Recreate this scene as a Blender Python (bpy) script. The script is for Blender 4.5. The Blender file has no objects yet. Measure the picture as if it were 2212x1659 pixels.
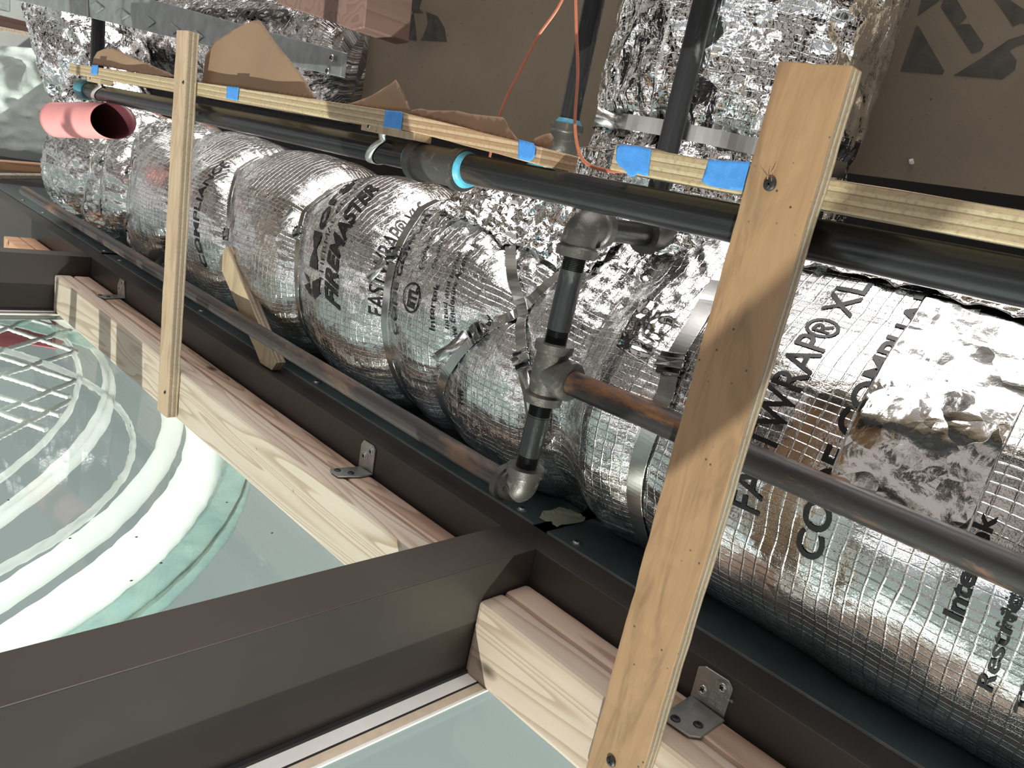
import bpy, bmesh, math, random
import numpy as np
from mathutils import Vector, Matrix, noise
random.seed(7)
C = bpy.context.scene.collection
PI = math.pi
# ---------------------------------------------------------------- camera
W, H, F = 2212.0, 1659.0, 1673.2
R = np.array([[0.70099623, -0.68524712, 0.19758712],
              [-0.05018078, -0.32376364, -0.94480633],
              [0.71139734, 0.6523906, -0.26134333]])
CAM = np.array([0.0, 0.0, 0.42])
cd = bpy.data.cameras.new('camera'); cam = bpy.data.objects.new('camera', cd); C.objects.link(cam)
cd.sensor_width = 36.0; cd.lens = 36.0 * F / W; cd.clip_start = 0.01; cd.clip_end = 60
rr = R[0]; uu = -R[1]; bb = -R[2]
cam.matrix_world = Matrix(((rr[0], uu[0], bb[0], CAM[0]), (rr[1], uu[1], bb[1], CAM[1]), (rr[2], uu[2], bb[2], CAM[2]), (0, 0, 0, 1)))
bpy.context.scene.camera = cam
vs = bpy.context.scene.view_settings
vs.view_transform = 'Standard'; vs.look = 'None'; vs.gamma = 1; vs.use_curve_mapping = False
vs.exposure = 0.27
# ---------------------------------------------------------------- light: daylight comes up through the glass, dim building above, bright zenith added for board tops
wd = bpy.data.worlds.new('daylight'); bpy.context.scene.world = wd; wd.use_nodes = True
nt = wd.node_tree; nt.nodes.clear()
def wn(t, **k):
    n = nt.nodes.new(t)
    for a, b in k.items(): setattr(n, a, b)
    return n
tc = wn('ShaderNodeTexCoord'); sep = wn('ShaderNodeSeparateXYZ'); nt.links.new(tc.outputs['Generated'], sep.inputs[0])
rmp = wn('ShaderNodeValToRGB'); mr = wn('ShaderNodeMapRange')
nt.links.new(sep.outputs['Z'], mr.inputs['Value']); mr.inputs['From Min'].default_value = -1; mr.inputs['From Max'].default_value = 1
nt.links.new(mr.outputs[0], rmp.inputs[0])
els = [(0.0, (1.9, 1.9, 1.88)), (0.10, (1.5, 1.5, 1.48)), (0.15, (0.36, 0.385, 0.38)), (0.36, (0.31, 0.33, 0.325)), (0.42, (0.50, 0.51, 0.52)), (0.51, (0.44, 0.43, 0.415)), (0.57, (0.11, 0.10, 0.09)), (0.90, (0.12, 0.108, 0.098)), (0.96, (2.6, 2.5, 2.4))]
cr = rmp.color_ramp
while len(cr.elements) < len(els): cr.elements.new(0.5)
for e, (p, c) in zip(cr.elements, els): e.position = p; e.color = (*c, 1)
# bright and dark noise patches added to give the foil contrasty reflections
vz = wn('ShaderNodeTexNoise'); vz.inputs['Scale'].default_value = 5.0; vz.inputs['Detail'].default_value = 3.0
nt.links.new(tc.outputs['Generated'], vz.inputs['Vector'])
r2 = wn('ShaderNodeValToRGB'); r2.color_ramp.elements[0].position = 0.47; r2.color_ramp.elements[0].color = (0.08, 0.075, 0.07, 1)
r2.color_ramp.elements[1].position = 0.54; r2.color_ramp.elements[1].color = (3.0, 3.0, 3.04, 1)
nt.links.new(vz.outputs['Fac'], r2.inputs[0])
# patches fade out towards the even sky below
mk = wn('ShaderNodeMapRange'); nt.links.new(sep.outputs['Z'], mk.inputs['Value'])
mk.inputs['From Min'].default_value = -0.30; mk.inputs['From Max'].default_value = -0.12
mix = wn('ShaderNodeMixRGB'); nt.links.new(mk.outputs[0], mix.inputs[0]); mix.inputs[1].default_value = (1, 1, 1, 1); nt.links.new(r2.outputs[0], mix.inputs[2])
mul = wn('ShaderNodeMixRGB', blend_type='MULTIPLY'); mul.inputs[0].default_value = 1
nt.links.new(rmp.outputs[0], mul.inputs[1]); nt.links.new(mix.outputs[0], mul.inputs[2])
bg = wn('ShaderNodeBackground'); bg.inputs['Strength'].default_value = 1.0
nt.links.new(mul.outputs[0], bg.inputs[0]); wo = wn('ShaderNodeOutputWorld'); nt.links.new(bg.outputs[0], wo.inputs[0])
sd = bpy.data.lights.new('sun', 'SUN'); sun = bpy.data.objects.new('sun', sd); C.objects.link(sun)
SUNDIR = Vector((0.62, 0.40, 0.68)).normalized()       # direction the light travels
sun.rotation_euler = SUNDIR.to_track_quat('-Z', 'Y').to_euler(); sun.location = (-1, -1, -2)
sd.energy = 5.2; sd.angle = math.radians(0.6); sd.color = (1.0, 0.945, 0.87)

# ---------------------------------------------------------------- measuring helpers
def ray(px, py): return R.T @ np.array([(px - W / 2) / F, (py - H / 2) / F, 1.0])
def at(ax, val, px, py):
    d = ray(px, py); t = (val - CAM[ax]) / d[ax]; return Vector(CAM + d * t)
DX, DZ, DR = 0.865, 0.175, 0.19
def cyl(px, py, r=DR):
    d = ray(px, py); a = d[0]**2 + d[2]**2; b = 2 * (d[0] * -DX + d[2] * (.42 - DZ)); c = DX**2 + (.42 - DZ)**2 - r * r
    D = b * b - 4 * a * c; t = (-b - math.sqrt(max(D, 0))) / 2 / a; P = CAM + d * t
    return P[1], math.degrees(math.atan2(P[2] - DZ, -(P[0] - DX)))

# ---------------------------------------------------------------- materials
def newmat(name):
    m = bpy.data.materials.new(name); m.use_nodes = True; t = m.node_tree; t.nodes.clear()
    o = t.nodes.new('ShaderNodeOutputMaterial'); b = t.nodes.new('ShaderNodeBsdfPrincipled'); t.links.new(b.outputs[0], o.inputs[0])
    return m, t, b
def N(t, typ, **k):
    n = t.nodes.new(typ)
    for a, v in k.items():
        if a.startswith('i_'):
            n.inputs[a[2:].replace('_', ' ')].default_value = v
        else: setattr(n, a, v)
    return n
def coords(t, scale=(1, 1, 1), kind='Object', rot=(0, 0, 0)):
    c = N(t, 'ShaderNodeTexCoord'); mp = N(t, 'ShaderNodeMapping'); mp.inputs['Scale'].default_value = scale; mp.inputs['Rotation'].default_value = rot
    t.links.new(c.outputs[kind], mp.inputs[0]); return mp.outputs[0]
def ramp(t, fac, stops, interp='LINEAR'):
    r = N(t, 'ShaderNodeValToRGB'); r.color_ramp.interpolation = interp
    while len(r.color_ramp.elements) < len(stops): r.color_ramp.elements.new(0.5)
    for e, (p, c) in zip(r.color_ramp.elements, stops):
        e.position = p; e.color = (*c, 1) if len(c) == 3 else c
    t.links.new(fac, r.inputs[0]); return r.outputs[0]
def mixc(t, fac, a, b, mode='MIX'):
    m = N(t, 'ShaderNodeMixRGB', blend_type=mode)
    for i, v in ((0, fac), (1, a), (2, b)):
        if hasattr(v, 'is_linked') or hasattr(v, 'links'): t.links.new(v, m.inputs[i])
        elif i == 0: m.inputs[0].default_value = v
        else: m.inputs[i].default_value = (*v, 1) if len(v) == 3 else v
    return m.outputs[0]
def noi(t, vec, scale, detail=3, rough=.5, dist=0, out='Fac'):
    n = N(t, 'ShaderNodeTexNoise'); n.inputs['Scale'].default_value = scale; n.inputs['Detail'].default_value = detail
    n.inputs['Roughness'].default_value = rough; n.inputs['Distortion'].default_value = dist; t.links.new(vec, n.inputs['Vector']); return n.outputs[out]
def bump(t, b, h, strength=.3, dist=.002, prev=None):
    n = N(t, 'ShaderNodeBump'); n.inputs['Strength'].default_value = strength; n.inputs['Distance'].default_value = dist
    t.links.new(h, n.inputs['Height'])
    if prev: t.links.new(prev, n.inputs['Normal'])
    t.links.new(n.outputs[0], b.inputs['Normal']); return n.outputs[0]
def math_(t, op, a, b=None, c=None):
    n = N(t, 'ShaderNodeMath', operation=op)
    for i, v in enumerate((a, b, c)):
        if v is None: continue
        if isinstance(v, (int, float)): n.inputs[i].default_value = v
        else: t.links.new(v, n.inputs[i])
    return n.outputs[0]
def plain(name, col, rough=.5, metal=0, vary=.12, scale=30, bmp=0, spec=None):
    m, t, b = newmat(name); v = coords(t)
    n = noi(t, v, scale, 4, .6)
    c = ramp(t, n, [(0.3, tuple(x * (1 - vary) for x in col)), (0.7, tuple(min(1, x * (1 + vary)) for x in col))])
    t.links.new(c, b.inputs['Base Color']); b.inputs['Roughness'].default_value = rough; b.inputs['Metallic'].default_value = metal
    if spec is not None: b.inputs['Specular IOR Level'].default_value = spec
    if bmp: bump(t, b, noi(t, v, scale * 8, 3), bmp, .001)
    return m
def wood(name, axis, light, dark, ring=22, knots=True, rough=.6, off=0.0):
    m, t, b = newmat(name)
    s = [1.0, 1.0, 1.0]; s[axis] = 0.09
    v = coords(t, tuple(s)); c = N(t, 'ShaderNodeTexCoord')
    mp = N(t, 'ShaderNodeVectorMath', operation='ADD'); mp.inputs[1].default_value = (off, off * 1.7, off * .6); t.links.new(v, mp.inputs[0]); v = mp.outputs[0]
    big = noi(t, v, 9, 2, .5, .6)
    wv = N(t, 'ShaderNodeMath', operation='MULTIPLY'); t.links.new(big, wv.inputs[0]); wv.inputs[1].default_value = ring
    fr = math_(t, 'FRACT', wv.outputs[0])
    rings = ramp(t, fr, [(0.0, (0, 0, 0)), (0.5, (.2, .2, .2)), (0.86, (1, 1, 1)), (.93, (1, 1, 1)), (1.0, (0, 0, 0))])
    fine = noi(t, v, 420, 3, .7)
    base = mixc(t, rings, light, dark)
    base = mixc(t, math_(t, 'MULTIPLY', fine, .25), base, tuple(x * .55 for x in dark))
    blot = noi(t, v, 5, 2)
    base = mixc(t, ramp(t, blot, [(.4, (0, 0, 0)), (.7, (.5, .5, .5))]), base, tuple(x * .8 for x in light))
    if knots:
        s2 = [1, 1, 1]; s2[axis] = .55
        v2 = coords(t, tuple(s2)); vo = N(t, 'ShaderNodeTexVoronoi'); vo.inputs['Scale'].default_value = 9; t.links.new(v2, vo.inputs['Vector'])
        k = ramp(t, vo.outputs['Distance'], [(0.035, (1, 1, 1)), (0.10, (0, 0, 0))])
        base = mixc(t, k, base, tuple(x * .22 for x in dark))
    t.links.new(base, b.inputs['Base Color']); b.inputs['Roughness'].default_value = rough
    bump(t, b, fine, .12, .0008)
    return m
def plyface(name, axis, light, dark):
    m, t, b = newmat(name)
    s = [1.0, 1.0, 1.0]; s[axis] = 0.14
    v = coords(t, tuple(s))
    g = noi(t, v, 38, 5, .62, 1.2); col = ramp(t, g, [(0.28, dark), (0.5, light), (0.72, tuple(min(1, x * 1.12) for x in light))])
    f = noi(t, v, 300, 3, .7); col = mixc(t, math_(t, 'MULTIPLY', f, .35), col, dark)
    v2 = coords(t); sp = N(t, 'ShaderNodeTexVoronoi'); sp.inputs['Scale'].default_value = 95; t.links.new(v2, sp.inputs['Vector'])
    big = noi(t, v2, 14, 2)
    rr_ = ramp(t, sp.outputs['Distance'], [(0.07, (1, 1, 1)), (0.12, (0, 0, 0))]); rr_ = mixc(t, 1, rr_, ramp(t, big, [(.5, (0, 0, 0)), (.56, (1, 1, 1))]), 'MULTIPLY')
    col = mixc(t, rr_, col, (0.05, .04, .035))
    st = ramp(t, noi(t, v2, 7, 3, .6, .5), [(.62, (0, 0, 0)), (.72, (.35, .35, .35))]); col = mixc(t, st, col, (.22, .16, .11))
    t.links.new(col, b.inputs['Base Color']); b.inputs['Roughness'].default_value = .55; bump(t, b, f, .2, .0008)
    return m
def plyedge(name, axis, grain, cols, gaps=(.3, .34)):
    # layers stacked along `axis` (metres), running along `grain`
    m, t, b = newmat(name)
    c = N(t, 'ShaderNodeTexCoord'); sp = N(t, 'ShaderNodeSeparateXYZ'); t.links.new(c.outputs['Object'], sp.inputs[0])
    s = [1.0, 1.0, 1.0]; s[grain] = .06; v = coords(t, tuple(s))
    wob = noi(t, v, 30, 2); h = math_(t, 'ADD', sp.outputs[axis], math_(t, 'MULTIPLY', wob, .0016))
    fr = math_(t, 'FRACT', math_(t, 'MULTIPLY', h, 1 / .0078))
    col = ramp(t, fr, [(0, cols[1]), (.06, cols[2]), (.12, cols[0]), (.45, cols[0]), (.52, cols[1]), (.95, cols[1]), (1, cols[2])])
    f = noi(t, v, 500, 3, .75); col = mixc(t, math_(t, 'MULTIPLY', f, .5), col, cols[2])
    v2 = coords(t); f2 = noi(t, v2, 260, 3, .7); col = mixc(t, ramp(t, f2, [(.5, (0, 0, 0)), (.75, (.55, .55, .55))]), col, cols[2])
    t.links.new(col, b.inputs['Base Color']); b.inputs['Roughness'].default_value = .75; bump(t, b, f, .4, .001)
    return m
def foil(name, scrim=.5, crumple=.5, fine=.4, dust=.3, tint=(.92, .92, .915), rough=.16, cscale=26, smooth_end=1.0):
    m, t, b = newmat(name)
    uv = N(t, 'ShaderNodeUVMap'); v = uv.outputs[0]          # metres on the wrap
    ob = coords(t)
    # crumple facets
    dn = noi(t, v, 14, 3, .6, out='Color')
    ad = N(t, 'ShaderNodeVectorMath', operation='MULTIPLY_ADD'); t.links.new(dn, ad.inputs[0]); ad.inputs[1].default_value = (.035, .035, .035); t.links.new(v, ad.inputs[2])
    def facets(sc_, rnd=1.0):
        vo = N(t, 'ShaderNodeTexVoronoi', feature='F1'); vo.inputs['Scale'].default_value = sc_; t.links.new(ad.outputs[0], vo.inputs['Vector'])
        d1 = N(t, 'ShaderNodeVectorMath', operation='SUBTRACT'); t.links.new(ad.outputs[0], d1.inputs[0]); t.links.new(vo.outputs['Position'], d1.inputs[1])
        d2 = N(t, 'ShaderNodeVectorMath', operation='SUBTRACT'); t.links.new(vo.outputs['Color'], d2.inputs[0]); d2.inputs[1].default_value = (.5, .5, .5)
        dt = N(t, 'ShaderNodeVectorMath', operation='DOT_PRODUCT'); t.links.new(d1.outputs[0], dt.inputs[0]); t.links.new(d2.outputs[0], dt.inputs[1]); return dt.outputs['Value']
    # each facet of the crumpled foil is a small tilted plane
    h = math_(t, 'ADD', facets(cscale), facets(cscale * 2.7))
    n1 = noi(t, v, cscale * 2.2, 3, .6, .8); h = math_(t, 'MULTIPLY_ADD', n1, .006, h)
    area = ramp(t, noi(t, v, 6, 2), [(.35, (.35, .35, .35)), (.65, (1, 1, 1))])
    nb = N(t, 'ShaderNodeBump'); nb.inputs['Distance'].default_value = 1.1; sxx = N(t, 'ShaderNodeSeparateXYZ'); t.links.new(v, sxx.inputs[0]); calm = ramp(t, sxx.outputs[0], [(.36, (smooth_end,) * 3), (.46, (1, 1, 1))]); t.links.new(math_(t, 'MULTIPLY', math_(t, 'MULTIPLY', area, crumple), calm), nb.inputs['Strength']); t.links.new(h, nb.inputs['Height'])
    # tiny sparkle dimples
    f = noi(t, v, 380, 2, .6); nf = N(t, 'ShaderNodeBump'); nf.inputs['Distance'].default_value = .0016; nf.inputs['Strength'].default_value = fine; t.links.new(math_(t, 'MULTIPLY', calm, fine), nf.inputs['Strength'])
    t.links.new(f, nf.inputs['Height']); t.links.new(nb.outputs[0], nf.inputs['Normal'])
    last = nf.outputs[0]
    sc = None
    if scrim:
        wob = noi(t, v, 12, 2, out='Color'); a2 = N(t, 'ShaderNodeVectorMath', operation='MULTIPLY_ADD'); t.links.new(wob, a2.inputs[0]); a2.inputs[1].default_value = (.012, .012, .012); t.links.new(v, a2.inputs[2])
        sx = N(t, 'ShaderNodeSeparateXYZ'); t.links.new(a2.outputs[0], sx.inputs[0])
        def lines(o, per):
            fr = math_(t, 'FRACT', math_(t, 'MULTIPLY', o, 1 / per)); return ramp(t, fr, [(0, (1, 1, 1)), (.05, (1, 1, 1)), (.12, (0, 0, 0)), (.93, (0, 0, 0)), (1, (1, 1, 1))])
        l1 = lines(sx.outputs[0], .0125); l2 = lines(sx.outputs[1], .0085)
        sc = mixc(t, 1, l1, l2, 'LIGHTEN'); ns = N(t, 'ShaderNodeBump'); ns.inputs['Distance'].default_value = .0012; ns.inputs['Strength'].default_value = scrim
        t.links.new(sc, ns.inputs['Height']); t.links.new(last, ns.inputs['Normal']); last = ns.outputs[0]
    t.links.new(last, b.inputs['Normal'])
    col = tint
    spk = noi(t, v, 900, 1, .5); big = noi(t, v, 7, 3, .6)
    k = math_(t, 'MULTIPLY', ramp(t, spk, [(.56, (0, 0, 0)), (.62, (1, 1, 1))]), ramp(t, big, [(.42, (0, 0, 0)), (.6, (1, 1, 1))]))
    k = math_(t, 'MULTIPLY', k, dust)
    c = mixc(t, k, col, (.035, .033, .03))
    t.links.new(c, b.inputs['Base Color']); b.inputs['Metallic'].default_value = 1.0
    t.links.new(math_(t, 'ADD', math_(t, 'MULTIPLY', k, .5), rough), b.inputs['Roughness'])
    return m
def rusty(name, base, rust, amount=.5, rough=.45, metal=.6, scale=14, axis=None):
    m, t, b = newmat(name); s = [1., 1., 1.]
    if axis is not None: s[axis] = .35
    v = coords(t, tuple(s)); n = noi(t, v, scale, 6, .68, .4)
    k = ramp(t, n, [(max(0, .62 - amount * .3), (0, 0, 0)), (.80 - amount * .3, (1, 1, 1))])
    c = mixc(t, k, base, rust); n2 = noi(t, v, scale * 9, 3, .6); c = mixc(t, math_(t, 'MULTIPLY', n2, .5), c, tuple(x * .45 for x in base))
    t.links.new(c, b.inputs['Base Color']); t.links.new(math_(t, 'ADD', math_(t, 'MULTIPLY', k, .4), rough), b.inputs['Roughness'])
    t.links.new(math_(t, 'MULTIPLY_ADD', k, -metal, metal), b.inputs['Metallic'])
    bump(t, b, n2, .25, .0012); return m
def kraft(name, col, spots=True, rough=.8):
    m, t, b = newmat(name); v = coords(t)
    n = noi(t, v, 4, 4, .6); c = ramp(t, n, [(.3, tuple(x * .82 for x in col)), (.7, tuple(x * 1.12 for x in col))])
    f = noi(t, v, 160, 4, .7); c = mixc(t, math_(t, 'MULTIPLY', f, .3), c, tuple(x * .5 for x in col))
    if spots:
        for sc_, th in ((30, .06), (75, .075), (150, .09)):
            vo = N(t, 'ShaderNodeTexVoronoi'); vo.inputs['Scale'].default_value = sc_; t.links.new(v, vo.inputs['Vector'])
            k = ramp(t, vo.outputs['Distance'], [(th * .6, (1, 1, 1)), (th, (0, 0, 0))]); big = ramp(t, noi(t, v, sc_ * .4, 2), [(.42, (0, 0, 0)), (.52, (.8, .8, .8))])
            c = mixc(t, mixc(t, 1, k, big, 'MULTIPLY'), c, tuple(x * .2 for x in col))
    t.links.new(c, b.inputs['Base Color']); b.inputs['Roughness'].default_value = rough; bump(t, b, f, .1, .0006); return m
M = {}
M['fir'] = wood('fir_lumber', 1, (.58, .50, .42), (.37, .275, .195), 26)
M['fir_pink'] = wood('pinkish_fir', 1, (.58, .43, .34), (.36, .235, .165), 20, off=3.1)
M['fir_pale'] = wood('pale_fir', 1, (.56, .455, .37), (.36, .25, .175), 20, off=5.3)
M['fir_orange'] = wood('orange_fir', 0, (.62, .36, .22), (.42, .22, .13), 16, off=2)
M['plyface'] = plyface('plywood_face', 2, (.335, .20, .105), (.18, .10, .05))
M['plyface2'] = plyface('grey_plywood_face', 2, (.47, .345, .235), (.29, .195, .125))
M['plyedge_x'] = plyedge('plywood_edge_upright', 0, 2, ((.55, .45, .33), (.34, .26, .18), (.14, .10, .07)))
M['plyedge_z'] = plyedge('plywood_edge_level', 2, 1, ((.56, .45, .29), (.43, .32, .195), (.14, .095, .05)))
M['bronze'] = plain('dark_bronze_anodised', (.066, .056, .051), .42, .35, .10, 6)
M['bronze2'] = plain('dark_bronze_flange', (.072, .060, .054), .38, .35, .10, 6)
M['sheet'] = plain('blue_grey_sheet_metal', (.085, .115, .125), .35, .4, .25, 9)
M['galv'] = plain('galvanised_steel', (.46, .47, .46), .38, .9, .18, 60)
M['galv_dark'] = plain('dull_galvanised_steel', (.34, .36, .36), .42, .7, .2, 30)
M['stainless'] = plain('stainless_band', (.62, .62, .60), .24, 1, .08, 40)
M['whitemetal'] = plain('bright_zinc_strap', (.80, .80, .76), .3, .8, .08, 40)
M['screw'] = plain('zinc_screw', (.55, .56, .56), .28, 1, .1, 90)
M['screw_black'] = plain('black_drywall_screw', (.035, .034, .033), .45, .4, .2, 90)
M['hole'] = plain('screw_recess', (.008, .008, .008), .9, 0, .1, 90)
M['blackpipe'] = rusty('black_steel_pipe', (.022, .022, .024), (.13, .075, .05), .05, .24, .25, 9, 1)
M['blackpipe_v'] = rusty('black_steel_riser', (.030, .031, .033), (.22, .22, .21), .12, .28, .3, 30, 2)
M['rust'] = rusty('rusty_steel_pipe', (.040, .036, .036), (.34, .13, .03), .42, .42, .35, 16, 1)
M['steelpipe'] = rusty('mill_scale_pipe', (.105, .095, .092), (.24, .13, .075), .35, .34, .55, 16, 1)
M['iron'] = rusty('malleable_iron', (.105, .098, .092), (.20, .16, .13), .25, .42, .55, 60)
M['seal'] = plain('blue_thread_sealant', (.10, .42, .60), .35, 0, .25, 90, .3)
M['seal_teal'] = plain('teal_thread_sealant', (.05, .22, .27), .35, 0, .25, 90, .3)
M['tape'] = plain('blue_painters_tape', (.055, .235, .60), .6, 0, .12, 120, .3)
M['masking'] = plain('green_masking_tape', (.34, .36, .27), .6, 0, .12, 60, .2)
M['kraft'] = kraft('kraft_paper', (.29, .185, .115), False)
M['board'] = kraft('brown_fibre_board', (.25, .20, .142), True)
M['stamp'] = plain('grey_ink_stamp', (.075, .066, .058), .8, 0, .3, 40)
M['ink'] = plain('black_print', (.012, .012, .013), .35, .2, .2, 60)
M['pink'] = plain('pink_card_tube', (.66, .27, .27), .6, 0, .06, 20)
M['pink_in'] = plain('dark_red_tube_lining', (.10, .022, .030), .5, 0, .15, 20)
M['wire'] = plain('copper_coloured_cable', (.42, .13, .075), .4, 0, .12, 90)
M['rubber'] = plain('black_rubber', (.016, .016, .017), .5, 0, .2, 40)
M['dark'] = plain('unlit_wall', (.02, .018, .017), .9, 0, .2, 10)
M['greywall'] = plain('grey_green_wall', (.38, .41, .40), .7, 0, .12, 4)
M['spacer'] = plain('bright_aluminium_bead', (.82, .82, .80), .3, 0, .04, 40)
M['sealant'] = plain('tan_glazing_sealant', (.62, .52, .40), .6, 0, .10, 80)
M['white'] = plain('white_edge', (.85, .85, .83), .5, 0, .03, 40)
M['redwood'] = wood('reddish_block', 0, (.22, .135, .11), (.16, .09, .072), 12, off=7)
M['crumb'] = plain('white_crumb', (.7, .7, .68), .7)
M['foil'] = foil('reinforced_foil_wrap', .45, .26, .30, .85, rough=.12, cscale=34, smooth_end=.35)
M['foil_smooth'] = foil('foil_wrap_branch', .2, .65, .06, .04, rough=.06, cscale=15)
M['foil_tape'] = foil('foil_tape', 0, .22, .04, .05, rough=.10, cscale=11)
M['foil_crush'] = foil('crushed_foil', 0, 1.0, .06, .05, rough=.07, cscale=26)
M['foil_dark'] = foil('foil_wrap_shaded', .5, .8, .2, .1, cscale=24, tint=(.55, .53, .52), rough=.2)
# glass: thin pane, mostly clear with a green cast and a clean reflection
m = bpy.data.materials.new('clear_glass'); m.use_nodes = True; t = m.node_tree; t.nodes.clear()
o = t.nodes.new('ShaderNodeOutputMaterial'); g = N(t, 'ShaderNodeBsdfGlossy'); g.inputs['Roughness'].default_value = .02; tr = N(t, 'ShaderNodeBsdfTransparent'); tr.inputs[0].default_value = (.90, .96, .94, 1)
lw = N(t, 'ShaderNodeLayerWeight'); lw.inputs[0].default_value = .5; fr = math_(t, 'MULTIPLY_ADD', math_(t, 'POWER', lw.outputs['Facing'], 5.0), .7, .03); mx = N(t, 'ShaderNodeMixShader'); t.links.new(fr, mx.inputs[0]); t.links.new(tr.outputs[0], mx.inputs[1]); t.links.new(g.outputs[0], mx.inputs[2]); t.links.new(mx.outputs[0], o.inputs[0]); M['glass'] = m
def film(name, col, trans, rough=.35, mixf=.5):
    m = bpy.data.materials.new(name); m.use_nodes = True; t = m.node_tree; t.nodes.clear()
    o = t.nodes.new('ShaderNodeOutputMaterial'); d = N(t, 'ShaderNodeBsdfTranslucent'); d.inputs[0].default_value = (*col, 1); df = N(t, 'ShaderNodeBsdfPrincipled'); df.inputs['Base Color'].default_value = (*col, 1); df.inputs['Roughness'].default_value = rough
    a = N(t, 'ShaderNodeMixShader'); a.inputs[0].default_value = mixf; t.links.new(d.outputs[0], a.inputs[1]); t.links.new(df.outputs[0], a.inputs[2])
    tr = N(t, 'ShaderNodeBsdfTransparent'); tr.inputs[0].default_value = (.95, .98, .97, 1); v = coords(t, (1, 1, 1)); n = noi(t, v, 9, 5, .6, 1.5)
    k = ramp(t, n, [(.3, (trans * .6,) * 3), (.7, (min(1, trans * 1.4),) * 3)])
    b2 = N(t, 'ShaderNodeMixShader'); t.links.new(k, b2.inputs[0]); t.links.new(a.outputs[0], b2.inputs[1]); t.links.new(tr.outputs[0], b2.inputs[2]); t.links.new(b2.outputs[0], o.inputs[0])
    bump(t, df, n, .6, .02); return m
M['plastic'] = film('milky_plastic_film', (.90, .94, .92), .12)
M['hoop'] = film('white_inflated_plastic', (.90, .90, .89), .02, .35, .12)
M['hoop_clear'] = film('clear_green_plastic', (.50, .66, .64), .45)
M['rope'] = plain('white_rope', (.9, .9, .88), .7, 0, .05, 60)
M['red'] = plain('red_tarpaulin', (.75, .16, .20), .7, 0, .15, 5)

# ---------------------------------------------------------------- mesh helpers
def link(name, me, mat, parent=None, mats=None):
    ob = bpy.data.objects.new(name, me); C.objects.link(ob)
    for mm in (mats or [mat]): me.materials.append(mm)
    if parent: ob.parent = parent
    return ob
def mk(name, vs_, fs, mat, parent=None, smooth=False, mats=None, mi=None, uvs=None):
    me = bpy.data.meshes.new(name); me.from_pydata([tuple(v) for v in vs_], [], fs); me.update()
    if mi: me.polygons.foreach_set('material_index', mi)
    if smooth: me.polygons.foreach_set('use_smooth', [True] * len(me.polygons))
    if uvs is not None:
        ul = me.uv_layers.new(name='UVMap'); li = np.empty(len(me.loops), dtype=np.int32); me.loops.foreach_get('vertex_index', li)
        ul.data.foreach_set('uv', np.array(uvs, dtype=np.float32)[li].ravel())
    return link(name, me, mat, parent, mats)
def from_bm(name, bm, mat, parent=None, smooth=False, mats=None):
    me = bpy.data.meshes.new(name); bm.normal_update(); bm.to_mesh(me); bm.free()
    if smooth: me.polygons.foreach_set('use_smooth', [True] * len(me.polygons))
    return link(name, me, mat, parent, mats)
def bevel_all(bm, w, seg=2):
    if w: bmesh.ops.bevel(bm, geom=bm.edges[:], offset=w, segments=seg, affect='EDGES', profile=.6)
def box(name, lo, hi, mat, parent=None, bev=.0008, mats=None, facemat=None, wob=0):
    bm = bmesh.new(); bmesh.ops.create_cube(bm, size=1)
    lo = Vector(lo); hi = Vector(hi)
    for v in bm.verts: v.co = Vector((lo[i] + (v.co[i] + .5) * (hi[i] - lo[i]) for i in range(3)))
    if facemat:
        bm.normal_update()
        for f in bm.faces:
            ax = max(range(3), key=lambda i: abs(f.normal[i])); f.material_index = facemat[ax]
    bevel_all(bm, bev)
    if wob:
        ax = max(range(3), key=lambda i: hi[i] - lo[i]); refine(bm, (hi[ax] - lo[ax]) / 30)
        for v in bm.verts:
            n = noise.noise_vector(v.co * 22); v.co += n * wob
    return from_bm(name, bm, mat, parent, mats=mats)
def refine(bm, L, it=7):
    for _ in range(it):
        es = [e for e in bm.edges if e.calc_length() > L]
        if not es: break
        bmesh.ops.subdivide_edges(bm, edges=es, cuts=1, use_grid_fill=False); bmesh.ops.triangulate(bm, faces=[f for f in bm.faces if len(f.verts) > 4])
def empty(name, loc=(0, 0, 0)):
    o_ = bpy.data.objects.new(name, None); o_.empty_display_size = .05; C.objects.link(o_); o_.location = loc; return o_
def tag(o_, label, cat, group=None, kind=None):
    o_['label'] = label; o_['category'] = cat
    if group: o_['group'] = group
    if kind: o_['kind'] = kind
    return o_
def thing(name, label, cat, group=None): return tag(empty(name), label, cat, group)
def struct(o_): o_['kind'] = 'structure'; return o_
def base_at(root):
    "put the empty at the base of its parts, parts keep their place"
    bpy.context.view_layer.update(); pts = []
    for ch in root.children_recursive:
        if ch.type == 'MESH': pts += [ch.matrix_world @ Vector(c) for c in ch.bound_box]
    if not pts: return
    lo = Vector((min(p[i] for p in pts) for i in range(3))); hi = Vector((max(p[i] for p in pts) for i in range(3)))
    b = Vector(((lo[0] + hi[0]) / 2, (lo[1] + hi[1]) / 2, lo[2])); root.location = b
    for ch in root.children: ch.location = Vector(ch.location) - b
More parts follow.
